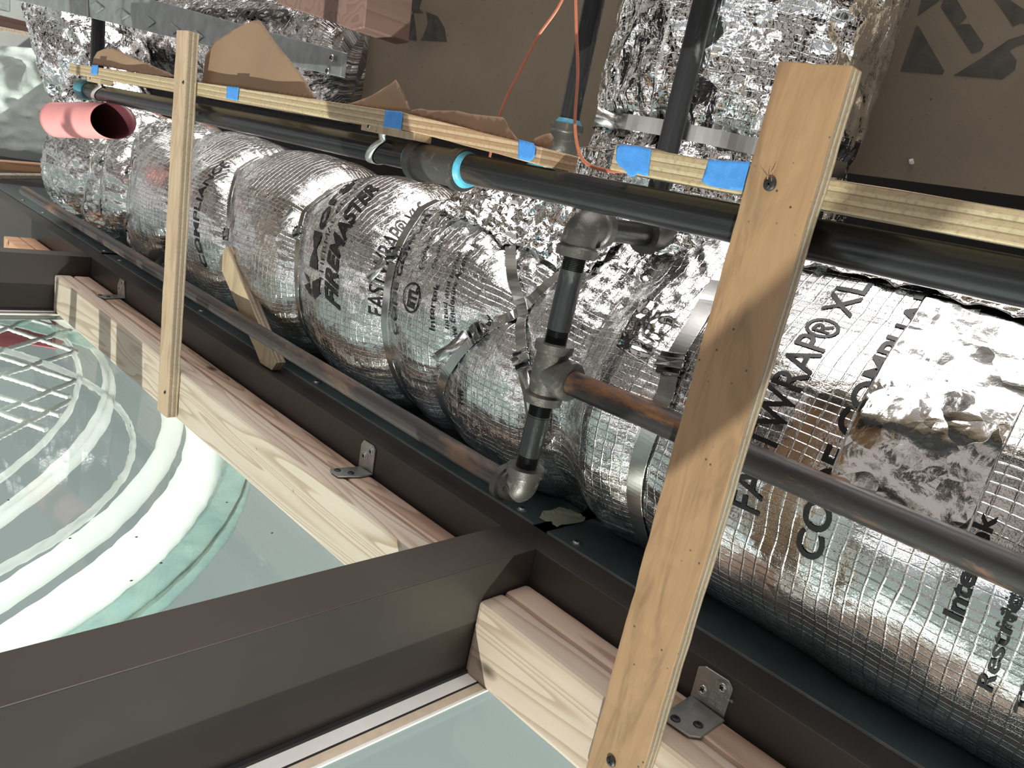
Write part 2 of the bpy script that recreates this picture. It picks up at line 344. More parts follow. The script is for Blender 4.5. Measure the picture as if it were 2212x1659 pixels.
def sweep(name, path, radii, mat, parent=None, seg=28, caps=True, smooth=True, squash=None):
    P = [Vector(p) for p in path]; n = len(P)
    if not hasattr(radii, '__len__'): radii = [radii] * n
    T = []
    for i in range(n):
        a = P[max(0, i - 1)]; b = P[min(n - 1, i + 1)]; d = b - a
        T.append(d.normalized() if d.length > 1e-9 else (T[-1] if T else Vector((0, 0, 1))))
    up = Vector((0, 0, 1)) if abs(T[0].z) < .9 else Vector((1, 0, 0))
    u = T[0].cross(up).normalized(); vs_ = []; uvs = []; L = 0
    for i in range(n):
        if i: L += (P[i] - P[i - 1]).length
        u = (u - T[i] * u.dot(T[i])).normalized(); w = T[i].cross(u)
        for k in range(seg):
            a = 2 * PI * k / seg; s = 1 if not squash else squash
            vs_.append(P[i] + (u * math.cos(a) + w * math.sin(a) * s) * radii[i]); uvs.append((L, a * .19))
    fs = [(i * seg + k, i * seg + (k + 1) % seg, (i + 1) * seg + (k + 1) % seg, (i + 1) * seg + k) for i in range(n - 1) for k in range(seg)]
    if caps: fs += [tuple(range(seg))[::-1], tuple((n - 1) * seg + k for k in range(seg))]
    ob = mk(name, vs_, fs, mat, parent, smooth, uvs=uvs)
    if smooth: 
        try: ob.data.set_sharp_from_angle(angle=math.radians(50))
        except Exception: pass
    return ob
def lerp(a, b, k): return Vector(a) * (1 - k) + Vector(b) * k
def straight(a, b, prof):
    "prof: list of (distance along, radius)"
    a = Vector(a); b = Vector(b); d = (b - a).normalized(); return [a + d * s for s, r in prof], [r for s, r in prof]
def poly(name, pts, nrm, th, mat, parent=None, bev=.0006, offset=0):
    "flat plate: outline pts (3D), grown by th along nrm"
    nrm = Vector(nrm); pts = [Vector(p) + nrm * offset for p in pts]; bm = bmesh.new()
    a = [bm.verts.new(p) for p in pts]; f = bm.faces.new(a)
    r = bmesh.ops.extrude_face_region(bm, geom=[f]); 
    for v in [g_ for g_ in r['geom'] if isinstance(g_, bmesh.types.BMVert)]: v.co += nrm * th
    bmesh.ops.recalc_face_normals(bm, faces=bm.faces[:])
    if bev: bevel_all(bm, bev, 1)
    return from_bm(name, bm, mat, parent)
def screw(name, pos, nrm, r, mat, parent, washer=False):
    nrm = Vector(nrm).normalized(); p = Vector(pos)
    prof = [(0, r * 1.0), (r * .12, r * 1.0), (r * .3, r * .82), (r * .38, r * .3), (r * .38, 0.0001)]
    if washer: prof = [(0, r * 1.55), (r * .14, r * 1.55), (r * .22, r * 1.1)] + [(a + r * .2, b) for a, b in prof]
    top = prof[-1][0]
    P, Rr = straight(p, p + nrm, prof); s = sweep(name, P, Rr, mat, parent, 24, caps=False)
    q = nrm.orthogonal().normalized(); w = nrm.cross(q)
    for k, (d1, d2) in enumerate(((q, w), (w, q))):
        c_ = p + nrm * (top + .0001); L = r * .55; T_ = r * .13
        poly('cross_recess', [c_ + d1 * L + d2 * T_, c_ - d1 * L + d2 * T_, c_ - d1 * L - d2 * T_, c_ + d1 * L - d2 * T_], nrm, .0003, M['hole'], s, 0)
    return s

# ================================================================ SETTING
XA, XB = .665, .709            # long rail flange
ZF, ZG = 0.0, -.137            # flange plane, glass plane
def trim(name, lo, hi): 
    e = struct(empty(name)); b_ = box('mullion_body', lo, (hi[0], hi[1], hi[2]), M['bronze'], e, .0012); return e, b_
tr1 = struct(box('trim_1', (XA, -.6, -.165), (XB, 4.6, ZF), M['bronze'], None, .0010))
tr2 = struct(box('trim_2', (-.75, .517, -.165), (XA - .0005, .5795, ZF + .0004), M['bronze2'], None, .0010))
tr3 = struct(box('trim_3', (-.75, 2.115, -.165), (XA - .0005, 2.168, ZF), M['bronze'], None, .0010))
def window(name, y0, y1):
    w = struct(empty(name)); g_ = box('glass_pane', (-.75, y0 + .004, ZG - .012), (XA - .001, y1 - .004, ZG - .006), M['glass'], w, 0)
    for s, yy in ((1, y0), (-1, y1)):
        def strip(nm, a, b, z0, z1, mt):
            a_, b_ = sorted((yy + s * a, yy + s * b)); box(nm, (-.75, a_, z0), (XA - .002, b_, z1), mt, w, 0)
        strip('gasket', 0.0005, .006, ZG - .006, ZG + .001, M['rubber']); strip('edge_bead', .006, .023, ZG - .006, ZG - .003, M['spacer'])
        strip('gasket_line', .023, .0245, ZG - .006, ZG - .0025, M['rubber']); strip('sealant_strip', .0245, .036, ZG - .006, ZG - .004, M['sealant']); strip('white_edge', .036, .039, ZG - .006, ZG - .0035, M['white'])
    return w
window('window_1', .5795, 2.115); window('window_2', -.6, .517); window('window_3', 2.168, 4.0)
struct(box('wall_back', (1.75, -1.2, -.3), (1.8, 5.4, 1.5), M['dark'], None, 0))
struct(box('wall_left', (.3, 4.9, -.4), (1.75, 4.96, 1.5), M['greywall'], None, 0))
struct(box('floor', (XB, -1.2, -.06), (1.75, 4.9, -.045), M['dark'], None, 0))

# ================================================================ LUMBER IN THE BAYS
def lumber(x0, x1, y0, y1, z0, z1, mt, label, wob=.0006):
    return tag(box('lumber_board', (x0, y0, z0), (x1, y1, z1), mt, None, .0055, wob=wob), label, 'lumber')
lumber(.583, .6205, .5800, 2.112, -.1405, -.048, M['fir'], 'long pale knotty board along the glass, facing the round white hoops')
lumber(.6225, .660, .5800, 2.104, -.1405, -.0475, M['fir_pink'], 'long pinkish board squeezed between the knotty board and the bronze rail')
lumber(.583, .6205, -.40, .5160, -.1405, -.046, M['fir_pale'], 'pale squared board with a lit end beside the wide bronze crossbar, nearest the glass')
lumber(.6225, .660, -.40, .5150, -.1405, -.044, M['fir_pink'], 'pinkish board with a long crack line next to the lit squared board')
for x0, x1, lb in ((.583, .62, 'reddish board end beyond the far bronze crossbar, nearest the left picture edge'), (.622, .66, 'second reddish board end beyond the far bronze crossbar, beside the rail')):
    tag(box('lumber_board', (x0, 2.172, -.14), (x1, 2.60, -.05), M['fir_orange'], None, .003), lb, 'lumber')

# ================================================================ FLASHING SHEETS
def flashing(y0, y1, label, screws, z=.0008):
    e = thing('metal_flashing', label, 'metal sheet'); b_ = box('sheet', (XB - .001, y0, z), (1.15, y1, z + .0016), M['sheet'], e, .0004)
    box('folded_lip', (XB - .002, y0 + .002, z - .0006), (XB - .0006, y1 - .002, z + .0022), M['galv_dark'], e, 0)
    for p in screws: q = at(2, z + .0016, *p); screw('screw', (max(q.x, .722), q.y, z + .0016), (0, 0, 1), .0052, M['screw'], e, True)
    return e
flashing(-.35, .541, 'dark blue-grey metal sheet with one round screw under the smooth duct at lower right', [(1245, 1173)])
flashing(.5615, 2.155, 'long dark metal sheet with screws under the bulging duct, beneath the thin steel pipe', [(1117, 1103), (668, 827), (424, 672), (240, 562)])
flashing(2.175, 3.38, 'metal sheet at far left where the thin steel pipe ends', [(190, 540), (93, 460), (40, 432)], .001)
tp = [at(2, .004, *p) for p in ((1165, 1118), (1172, 1108), (1187, 1108), (1207, 1100), (1218, 1098), (1244, 1111), (1265, 1117), (1262, 1126), (1236, 1132), (1214, 1135), (1203, 1140), (1194, 1133), (1192, 1125), (1180, 1125))]
bm = bmesh.new(); bm.faces.new([bm.verts.new(p) for p in tp]); bmesh.ops.triangulate(bm, faces=bm.faces[:]); refine(bm, .006)
for v in bm.verts: v.co.z += .002 * noise.noise(v.co * 60) + (.003 if noise.noise(v.co * 25) > .25 else 0)
o_ = from_bm('masking_tape', bm, M['masking'], None); md = o_.modifiers.new('s', 'SOLIDIFY'); md.thickness = .0005
tag(o_, 'torn green masking tape bridging the gap between two dark metal sheets', 'tape')

# ================================================================ CORNER BRACKETS
def bracket(up, flat, us, fs_, label, zt=-.0475):
    e = thing('angle_bracket', label, 'bracket', 'galvanised angle brackets fixing boards to the rail')
    box_ = poly('upright_flange', [at(0, XA - .0003, *p) for p in up], (-1, 0, 0), .0022, M['galv'], e, .0004)
    poly('flat_flange', [at(2, zt + .0012, *p) for p in flat], (0, 0, 1), .0022, M['galv'], e, .0004)
    for p in us: q = at(0, XA - .0025, *p); screw('screw', q, (-1, 0, 0), .0048, M['screw'], e, True)
    for p in fs_: q = at(2, zt + .0034, *p); screw('screw', q, (0, 0, 1), .0050, M['screw_black'], e)
    return e
b3 = bracket([(1511, 1438), (1527, 1438), (1577, 1470), (1585, 1488), (1563, 1556), (1492, 1505)], [(1492, 1505), (1565, 1560), (1512, 1596), (1488, 1593), (1440, 1560), (1434, 1543)],
        [(1519, 1488), (1561, 1484)], [(1459, 1553), (1508, 1566)], 'largest angle bracket with two silver and two black screws at the bottom of the photo', -.045)
bracket([(783, 958), (789, 950), (808, 962), (813, 972), (806, 1026), (776, 1010)], [(776, 1010), (806, 1027), (777, 1032), (730, 1032), (716, 1022), (713, 1015)],
        [(788, 984), (803, 975)], [(729, 1016), (758, 1022)], 'middle angle bracket on the long board, beside the bronze rail')
bracket([(256, 614), (261, 601), (270, 606), (271, 645), (256, 640)], [(255, 638), (271, 645), (228, 646), (206, 638)],
        [(260, 623), (266, 611)], [(216, 638), (234, 641)], 'smallest angle bracket near the far end of the long board')

# stamped writing on the largest bracket
def plate_text(txt, px, size):
    cu = bpy.data.curves.new('txt', 'FONT'); cu.body = txt; cu.size = size; cu.extrude = .0001; cu.resolution_u = 2; ob = bpy.data.objects.new('txt', cu); C.objects.link(ob); bpy.context.view_layer.update()
    me = bpy.data.meshes.new_from_object(ob.evaluated_get(bpy.context.evaluated_depsgraph_get())); bpy.data.objects.remove(ob); bpy.data.curves.remove(cu); q = at(0, XA - .0027, *px)
    for v in me.vertices: v.co = Vector((q.x - v.co.z, q.y - v.co.x, q.z + v.co.y))
    o2 = link('stamped_writing', me, M['whitemetal'], b3)
for i, tx in enumerate(('Strong-Tie®', 'A21', 'ER-102', 'ESR-262')): plate_text(tx, (1538 - 3 * i, 1490 + 8.6 * i), .0046)
for px_, lb in (((295, 1160), 'dark speck on the glass over the gap between the two widest white hoops'), ((151, 1163), 'dark speck on the glass over the narrower white hoop'), ((284, 1254), 'dark speck on the glass over the middle of the widest white hoop'),
        ((490, 1085), 'dark speck on the glass over the thin outer rim, nearest the knotty board'), ((348, 1216), 'dark speck on the glass at the outer edge of the widest white hoop'), ((18, 1080), 'dark speck on the glass closest to the left picture edge'), ((588, 1151), 'dark speck alone on the plain pane right of the hoops')):
    q = at(2, ZG - .005, *px_); bm = bmesh.new(); bmesh.ops.create_icosphere(bm, subdivisions=1, radius=.0014)
    for v in bm.verts: v.co = Vector((v.co.x * 1.4, v.co.y, v.co.z * .5)) * (1 + .5 * noise.noise(v.co * 400 + q * 50)) + q
    tag(from_bm('dirt_speck', bm, M['hole'], None), lb, 'debris', 'dirt specks on the glass')

# ================================================================ HORIZONTAL DUCT
def curve_pts(pxs): return sorted([(cyl(*p)[1], cyl(*p)[0]) for p in pxs])
def yat(c_, th):
    if th <= c_[0][0]: return c_[0][1]
    if th >= c_[-1][0]: return c_[-1][1]
    for (a, ya), (b, yb) in zip(c_, c_[1:]):
        if a <= th <= b: return ya + (yb - ya) * (th - a) / max(1e-6, b - a)
S_R = curve_pts([(1560, 600), (1500, 690), (1450, 775), (1432, 850), (1395, 935), (1370, 1010), (1362, 1080), (1372, 1140)])
S_A = curve_pts([(1122, 440), (1098, 560), (1104, 650), (1117, 740), (1133, 820), (1150, 900)])
S_B = curve_pts([(1228, 550), (1150, 605), (1080, 665), (1010, 715), (965, 768), (935, 820), (924, 870)])
S_1 = curve_pts([(905, 432), (868, 475), (843, 520), (828, 560), (812, 640), (806, 700), (812, 760), (830, 825)])
S_2 = curve_pts([(637, 440), (622, 500), (615, 560), (614, 620), (620, 680), (638, 732)])
S_3 = curve_pts([(505, 345), (483, 400), (473, 480), (470, 540), (476, 610), (487, 650)])
S_4 = curve_pts([(425, 285), (385, 370), (362, 440), (352, 500), (350, 560)])
S_5 = curve_pts([(295, 262), (270, 330), (260, 400), (258, 460), (262, 530)])
S_6 = curve_pts([(222, 300), (211, 360), (206, 408), (207, 463)])
S_7 = curve_pts([(192, 320), (185, 370), (175, 427), (172, 466)])
PIN = [(S_R, .012, .05), (S_A, .010, .03), (S_B, .024, .035), (S_1, .026, .040), (S_2, .030, .045), (S_3, .027, .042), (S_4, .027, .04), (S_5, .026, .05), (S_6, .016, .04), (S_7, .014, .04)]
YEND = 2.72
def pinch(y, thd):
    dr = 0; pl = 0
    for c_, A, w in PIN:
        d = max(0, abs(y - yat(c_, thd)) - .0115)
        if d < .22:
            e = math.exp(-(d / w) ** .95); dr -= A * e; pl = max(pl, (1 - math.exp(-d / .006)) * math.exp(-d / .05))
    return dr, pl
def duct_r(y, thd, detail=True):
    dr, pl = pinch(y, thd)
    r = .1925 + dr
    if y < .42: r += .002 * min(1, (.42 - y) / .1)
    if y > YEND - .12: r -= .19 * (max(0, (y - YEND + .12)) / .12) ** 2.2 * .55
    if thd > 55 and y < 2.4: r += .009 * min(1, (thd - 55) / 20)
    if y < 1.0 and thd > 66: r += .026 * min(1, (thd - 66) / 22) * min(1, (1.0 - y) / .1)
    if -70 < thd < 95: r -= .024 * math.exp(-((y - .548) / .038) ** 2)            # pressed in by the riser
    if detail:
        a = math.radians(thd) * DR; q = Vector((y, a, 0))
        r += .0045 * noise.noise(q * 7) + .0018 * noise.noise(q * 23)
        soft = 1.0 if y > .42 else .25
        # pleats gathered at the straps, running along the duct
        if pl > .01: r += pl * .0016 * math.sin(thd * .9 + 9 * noise.noise(Vector((y * 9, a * 20, 3)))) * (.5 + noise.noise(Vector((y * 3, a * 9, 8)))) + pl * .0022 * noise.noise(Vector((y * 12, a * 160, 1)))
        up = min(1, max(0, (thd - 25) / 30)) if .45 < y < .92 else 0
        if up > 0:
            n_ = abs(noise.noise(q * 38)) + .5 * abs(noise.noise(q * 85)); r += up * (.010 * (.35 - n_))
        r += soft * .0014 * (abs(noise.noise(Vector((y * 30, a * 60, 5)))) - .25)
        if y > 2.0: n_ = abs(noise.noise(q * 24)) + .4 * abs(noise.noise(q * 60)); r += .016 * (.3 - n_)
    return r
def duct_p(y, thd, off=0.0, detail=True):
    r = duct_r(y, thd, detail) + off; a = math.radians(thd)
    z = DZ + r * math.sin(a); x = DX - r * math.cos(a)
    if z < .004 + off: z = .004 + off
    return Vector((x, y, z))
duct = thing('insulated_duct', 'big foil-wrapped duct pinched by metal bands, running from lower right to far left', 'duct')
ys = list(np.arange(-.28, 1.5, .0035)) + list(np.arange(1.5, YEND, .006)) + [YEND]
ths = [-180 + i * 6 for i in range(10)] + list(np.arange(-120, 121, 1.2)) + [120 + 6 * i for i in range(1, 10)]
vv = []; uvs = []
for y in ys:
    for th in ths:
        vv.append(duct_p(y, th)); uvs.append((y, math.radians(th) * DR))
nT = len(ths)
ff = [(i * nT + k, i * nT + (k + 1) % nT, (i + 1) * nT + (k + 1) % nT, (i + 1) * nT + k) for i in range(len(ys) - 1) for k in range(nT)]
ff.append(tuple((len(ys) - 1) * nT + k for k in range(nT))); ff.append(tuple(range(nT))[::-1])
mk('foil_wrap', vv, ff, M['foil'], duct, True, uvs=uvs)
def patch(name, corners, off, mat, nu=50, nv=50, jag=.0, crush=0.0, thick=.0006):
    "patch on the duct between four (y,theta) corners: a-b along one edge, d-c along the other"
    a, b, c_, d = [Vector((p[0], p[1], 0)) for p in corners]; V = []; U = []
    for i in range(nu + 1):
        for j in range(nv + 1):
            u = i / nu; v = j / nv; p = lerp(lerp(a, b, u), lerp(d, c_, u), v)
            if j in (0, nv): p.y += jag * noise.noise(Vector((u * 9, j, 0))) * 60
            q = Vector((p.x, math.radians(p.y) * DR, 0)); o2 = off + crush * (abs(noise.noise(q * 30)) + abs(noise.noise(q * 75)) * .5)
            V.append(duct_p(p.x, p.y, o2)); U.append((p.x + .3, math.radians(p.y) * DR))
    fs2 = [(i * (nv + 1) + j, i * (nv + 1) + j + 1, (i + 1) * (nv + 1) + j + 1, (i + 1) * (nv + 1) + j) for i in range(nu) for j in range(nv)]
    o3 = mk(name, V, fs2, mat, duct, True, uvs=U); md_ = o3.modifiers.new('s', 'SOLIDIFY'); md_.thickness = thick; md_.offset = 1
    return o3
pt = patch('foil_tape_patch', [(.241, 76), (.226, 8), (.112, 12), (.125, 80)], .0012, M['foil_tape'], 60, 50); pt['label'] = 'plain foil tape patch without netting'
pt = patch('foil_tape_patch', [(.452, 46), (.452, 24), (.50, 26), (.51, 48)], .0012, M['foil_tape'], 24, 24, .002); pt['label'] = 'small foil tape patch'
pt = patch('crushed_foil_fold', [(.42, 78), (.12, 74), (.02, 104), (.42, 106)], .004, M['foil_crush'], 110, 40, .02, .008); pt['label'] = 'crushed foil fold along the top'
pt = patch('torn_foil_flap', [(.93, 58), (.60, 50), (.60, 82), (.95, 84)], .003, M['foil_crush'], 90, 50, .12, .012); pt['label'] = 'torn crumpled foil over the top'
base_at(duct)

# ---- printed lettering that lies on the wrap
def text_bm(txt, bold=0.0, shear=0.0):
    cu = bpy.data.curves.new('txt', 'FONT'); cu.body = txt; cu.size = 1; cu.offset = bold; cu.shear = shear; cu.resolution_u = 5
    ob = bpy.data.objects.new('txt', cu); C.objects.link(ob); bpy.context.view_layer.update()
    me = bpy.data.meshes.new_from_object(ob.evaluated_get(bpy.context.evaluated_depsgraph_get()))
    bpy.data.objects.remove(ob); bpy.data.curves.remove(cu); bm = bmesh.new(); bm.from_mesh(me); bpy.data.meshes.remove(me); return bm
INK = []
def ink(txt, y0, th0, y1, th1, cap, bold=.0, shear=0, off=.0011, L=.005):
    bm = text_bm(txt, bold, shear); bmesh.ops.triangulate(bm, faces=bm.faces[:])
    x0 = min(v.co.x for v in bm.verts); x1 = max(v.co.x for v in bm.verts)
    A = math.radians(th1 - th0) * DR; sx = A / (x1 - x0); sy = cap / .70
    for v in bm.verts: v.co = Vector(((v.co.x - x0) * sx, v.co.y * sy, 0))
    refine(bm, L)
    put_ink(bm, y0, th0, y1, th1, A, off)
def put_ink(bm, y0, th0, y1, th1, A, off):
    for v in bm.verts:
        k = v.co.x / A; th = th0 + (th1 - th0) * k; y = y0 + (y1 - y0) * k + v.co.y; v.co = duct_p(y, th, off) - duct.location
    bmesh.ops.recalc_face_normals(bm, faces=bm.faces[:])
    me = bpy.data.meshes.new('printed_lettering'); bm.to_mesh(me); bm.free(); link('printed_lettering', me, M['ink'], duct)
ink('FASTWRAP® XL', .276, -5, .292, 76, .031, .012)
ink('S', .300, 78, .30, 87, .024, .01)
ink('CODE COMPLIANCE', .211, -10, .229, 96, .024, .022)
ink('Intertek', .094, -6, .100, 20, .014, .03)
ink('Restrictive E', .060, -20, .066, 26, .011, .02)
ink('Thermal Ceramics', .030, -22, .045, 60, .013, .02)
ink('Fire Resistive', .063, -3, .066, 8, .010, .02)
ink('Morgan', 1.092, 9, 1.225, 88, .028, .03)
ink('THERMAL CERAMICS', 1.066, 4, 1.165, 74, .010, 0)
ink('FIREMASTER', 1.012, -5, 1.098, 64, .034, .035, .35)
ink('FASTWRAP® XLS', .922, -1, .992, 70, .027, .006)
ink('CODE COMPLIANCE', .866, -5, .960, 74, .019, .016)

ink('Intertek', .783, 5, .800, 24, .010, .01)
ink('Conforms to', .850, 27, .898, 54, .008, .0)
ink('Corning No. 30', .826, 29, .872, 54, .007, .0)
ink('listed and tested', .760, 8, .80, 40, .008, .0)
ink('Resistive Enclosure Assembly', .735, -4, .790, 44, .009, .01)
ink('is by', .700, 12, .705, 20, .008, .01)
ink('THE', .713, -22, .716, -14, .010, .01)
ink('COMPLIANCE', 1.512, -20, 1.60, 52, .020, .018)
ink('FASTWRAP', .398, 4, .412, 34, .013, .0)
for tri in (((0, 0), (.012, .030), (.020, .010), (.034, .034), (.030, .012), (.012, .004)), ((-.002, -.010), (.012, -.034), (.018, -.014), (.036, -.030), (.026, -.006), (.010, -.004))):
    bm = bmesh.new(); bm.faces.new([bm.verts.new((a, b, 0)) for a, b in tri]); bmesh.ops.triangulate(bm, faces=bm.faces[:]); refine(bm, .004); put_ink(bm, 1.098, -5, 1.108, 6, math.radians(11) * DR, .0011)
# round listing mark: ring with letters
def ring_bm(rad, w, n=48):
    bm = bmesh.new(); a = []; b_ = []
    for k in range(n):
        c2 = math.cos(2 * PI * k / n); s2 = math.sin(2 * PI * k / n); a.append(bm.verts.new((rad + rad * c2, rad * s2, 0))); b_.append(bm.verts.new((rad + (rad - w) * c2, (rad - w) * s2, 0)))
    for k in range(n): bm.faces.new((a[k], a[(k + 1) % n], b_[(k + 1) % n], b_[k]))
    return bm
rad = .0215; A_ = 2 * rad; d_ = math.degrees(A_ / DR)
put_ink(ring_bm(rad, .0028), .843, 14.5 - d_ / 2, .850, 14.5 + d_ / 2, A_, .0011)
ink('ETL', .834, 10.2, .838, 19.2, .018, .05)

# ---- straps around the duct
def band(name, curve, th0, th1, label, wd_=.019, buckle=None, tail=None, off=.0046, group='metal banding straps around the long duct', mat=None):
    e = thing(name, label, 'strap', group); V = []; n = int(abs(th1 - th0) / 1.5)
    for i in range(n + 1):
        th = th0 + (th1 - th0) * i / n; y = yat(curve, th); dy = (yat(curve, th + 2) - yat(curve, th - 2)); da = math.radians(4) * DR
        L = math.hypot(dy, da); ny, na = da / L, -dy / L
        r = duct_r(y, th, False) + off
        for s in (-.5, .5):
            yy = y + ny * wd_ * s; tt = th + math.degrees(na * wd_ * s / DR); a = math.radians(tt); V.append(Vector((DX - r * math.cos(a), yy, max(.006, DZ + r * math.sin(a)))))
    fs2 = [(2 * i, 2 * i + 1, 2 * i + 3, 2 * i + 2) for i in range(n)]
    b_ = mk('metal_band', V, fs2, mat or M['stainless'], e, False); md_ = b_.modifiers.new('s', 'SOLIDIFY'); md_.thickness = .0009; md_.offset = 1
    if buckle is not None:
        th = buckle; y = yat(curve, th); a = math.radians(th); r = duct_r(y, th, False) + off + .001
        nrm = Vector((-math.cos(a), 0, math.sin(a))); p = Vector((DX, y, DZ)) + nrm * r
        dy = (yat(curve, th + 3) - yat(curve, th - 3)); tg = Vector((math.sin(a) * math.radians(6) * DR, dy, math.cos(a) * math.radians(6) * DR)).normalized(); sd_ = tg.cross(nrm)
        for (l, w_, h0, h1) in ((.011, wd_ * .62, 0, .0045), (.0045, wd_ * .70, .0005, .0065)):
            bm = bmesh.new(); bmesh.ops.create_cube(bm, size=1)
            for v in bm.verts: v.co = p + tg * v.co.x * 2 * l + sd_ * v.co.y * 2 * w_ + nrm * (h0 + (v.co.z + .5) * (h1 - h0))
            bevel_all(bm, .0012); from_bm('buckle', bm, mat or M['stainless'], e, True)
    if tail:
        (a0, a1) = tail; V = []
        for i, p in enumerate(a0):
            q = Vector(p)
            V += [q - a1 * wd_ * .5, q + a1 * wd_ * .5]
        t_ = mk('strap_tail', V, [(2 * i, 2 * i + 1, 2 * i + 3, 2 * i + 2) for i in range(len(a0) - 1)], mat or M['stainless'], e, True); md_ = t_.modifiers.new('s', 'SOLIDIFY'); md_.thickness = .0009
    base_at(e); return e
def tailpts(pxs, x0, x1):
    P = [at(0, x0 + (x1 - x0) * i / (len(pxs) - 1), *p) for i, p in enumerate(pxs)]; d = (P[-1] - P[0]).normalized()
    return (P, d.cross(Vector((-1, 0, .1))).normalized())
band('banding_strap', S_R, -62, 78, 'wide bright band with a square buckle beside the large plywood strip', .020, 27)
band('banding_strap', S_A, -16, 78, 'upright band with a buckle left of the black riser pipe', .0155, 9, tailpts([(1128, 800), (1140, 850), (1147, 905)], .676, .668), .0040)
band('banding_strap', S_B, -60, 62, 'diagonal band crossing over the upright band, with a dark bent tail', .0155, 11, tailpts([(1005, 722), (975, 752), (943, 772)], .672, .652), .0030)
band('banding_strap', S_1, -62, 76, 'dusty band cinched beside the round listing mark', .0155, 31, tailpts([(830, 560), (812, 585), (795, 603)], .690, .683))
band('banding_strap', S_2, -60, 60, 'dull narrow band with two short tails left of the large printed brand', .0115, 24, tailpts([(632, 448), (618, 470), (600, 487)], .705, .70))
band('banding_strap', S_3, -60, 70, 'band in the deep groove above the short tilted wood scrap', .009, 6)
band('banding_strap', S_4, -60, 70, 'band in the groove hidden by the small plywood strip, tail hanging left', .009, 20, tailpts([(367, 352), (355, 375), (343, 398)], .71, .70))
band('banding_strap', S_5, -60, 70, 'band in the groove right of the pink tube mouth', .008, 20)
band('banding_strap', S_6, -60, 50, 'band below the pink tube with a brownish tail', .009, 20, tailpts([(217, 362), (205, 372), (191, 382)], .72, .70))
band('banding_strap', S_7, -60, 50, 'farthest band near the left end of the long duct', .009, 20, tailpts([(140, 343), (128, 348), (115, 352)], .90, .90), mat=M['whitemetal'])

# ================================================================ BRANCH DUCT going up
br = thing('branch_duct', 'wide crumpled foil duct rising behind the upright black pipe, in front of the brown board', 'duct')
BX, BY = 1.0, .622
def branch_p(z, a, detail=True, off=0):
    r = .181
    r -= .010 * math.exp(-((z - .505) / .02) ** 2)
    if z < .47: r += .045 * ((.47 - z) / .12) ** 1.3 * max(0, math.sin(a)) + .01
    q = Vector((a * .18, z, 9.1))
    if detail:
        n_ = abs(noise.noise(q * 12)) + .5 * abs(noise.noise(q * 30)) + .15 * abs(noise.noise(q * 70)); r += .011 * (.42 - n_)
        r += .006 * noise.noise(q * 5) + .0025 * math.sin(a * 40 + 5 * noise.noise(q * 8)) * math.exp(-abs(z - .505) / .06)
    r += off
    return Vector((BX - r * math.cos(a), BY + r * math.sin(a), z))
zs = np.arange(.30, .90, .0035); ans = np.arange(0, 2 * PI, 2 * PI / 330); V = []; U = []
for z in zs:
    for a in ans: V.append(branch_p(z, a)); U.append((a * .18, z))
n_a = len(ans); mk('foil_wrap', V, [(i * n_a + k, (i + 1) * n_a + k, (i + 1) * n_a + (k + 1) % n_a, i * n_a + (k + 1) % n_a) for i in range(len(zs) - 1) for k in range(n_a)] + [tuple(range(n_a)), tuple((len(zs) - 1) * n_a + k for k in range(n_a))[::-1]], M['foil_smooth'], br, True, uvs=U)
base_at(br)
e = thing('banding_strap', 'level band with a buckle around the foot of the rising branch duct', 'strap'); V = []
for i in range(61):
    a = math.radians(-95 + 190 * i / 60); r = .180
    zc = .506 + .004 * math.sin(a)
    for dz in (-.0095, .0095): V.append(Vector((BX - r * math.cos(a), BY + r * math.sin(a), zc + dz)))
o_ = mk('metal_band', V, [(2 * i, 2 * i + 1, 2 * i + 3, 2 * i + 2) for i in range(60)], M['stainless'], e, False); md = o_.modifiers.new('s', 'SOLIDIFY'); md.thickness = .001; md.offset = 1
for (px_, w_) in ((1348, .009), (1360, .005)):
    q = at(0, .835, px_, 272); bm = bmesh.new(); bmesh.ops.create_cube(bm, size=1)
    ang = Vector((-.25, -.968, 0)).normalized(); nn = Vector((-.968, .25, 0)); 
    for v in bm.verts: v.co = q + ang * v.co.x * 2 * w_ + nn * v.co.y * .012 + Vector((0, 0, 1)) * v.co.z * .026
    bevel_all(bm, .001); from_bm('buckle', bm, M['stainless'], e, True)
P = [at(0, .838, 1360, 272), at(0, .82, 1325, 264), at(0, .80, 1288, 246)]; V = []
for p in P: V += [p + Vector((0, 0, -.0095)), p + Vector((0, 0, .0095))]
o_ = mk('strap_tail', V, [(0, 1, 3, 2), (2, 3, 5, 4)], M['stainless'], e, True); md = o_.modifiers.new('s', 'SOLIDIFY'); md.thickness = .001
base_at(e)

# ---- far left duct turning up
ld = thing('rising_foil_duct', 'tall narrow foil-wrapped duct climbing at the far left, left of the black upright pipe', 'duct')
pth = [(.90, 2.70, .10), (.90, 2.74, .20), (.90, 2.76, .30), (.90, 2.80, .38), (.90, 2.92, .48), (.91, 3.10, .60), (.92, 3.32, .74), (.93, 3.55, .90)]
def smoothpath(pts, n=60):
    P = [Vector(p) for p in pts]; out = []
    for i in range(len(P) - 1):
        p0 = P[max(0, i - 1)]; p1 = P[i]; p2 = P[i + 1]; p3 = P[min(len(P) - 1, i + 2)]; m_ = max(2, n // (len(P) - 1))
        for k in range(m_):
            s = k / m_; out.append(.5 * ((2 * p1) + (p2 - p0) * s + (2 * p0 - 5 * p1 + 4 * p2 - p3) * s * s + (3 * p1 - p0 - 3 * p2 + p3) * s ** 3))
    out.append(P[-1]); return out
sp = smoothpath(pth, 160); rad_ = []
for i, p in enumerate(sp):
    k = i / len(sp); rad_.append(.165 * (1 - .28 * math.exp(-((p.z - .385) / .03) ** 2)) * (1 - .12 * math.exp(-((p.z - .25) / .05) ** 2)))
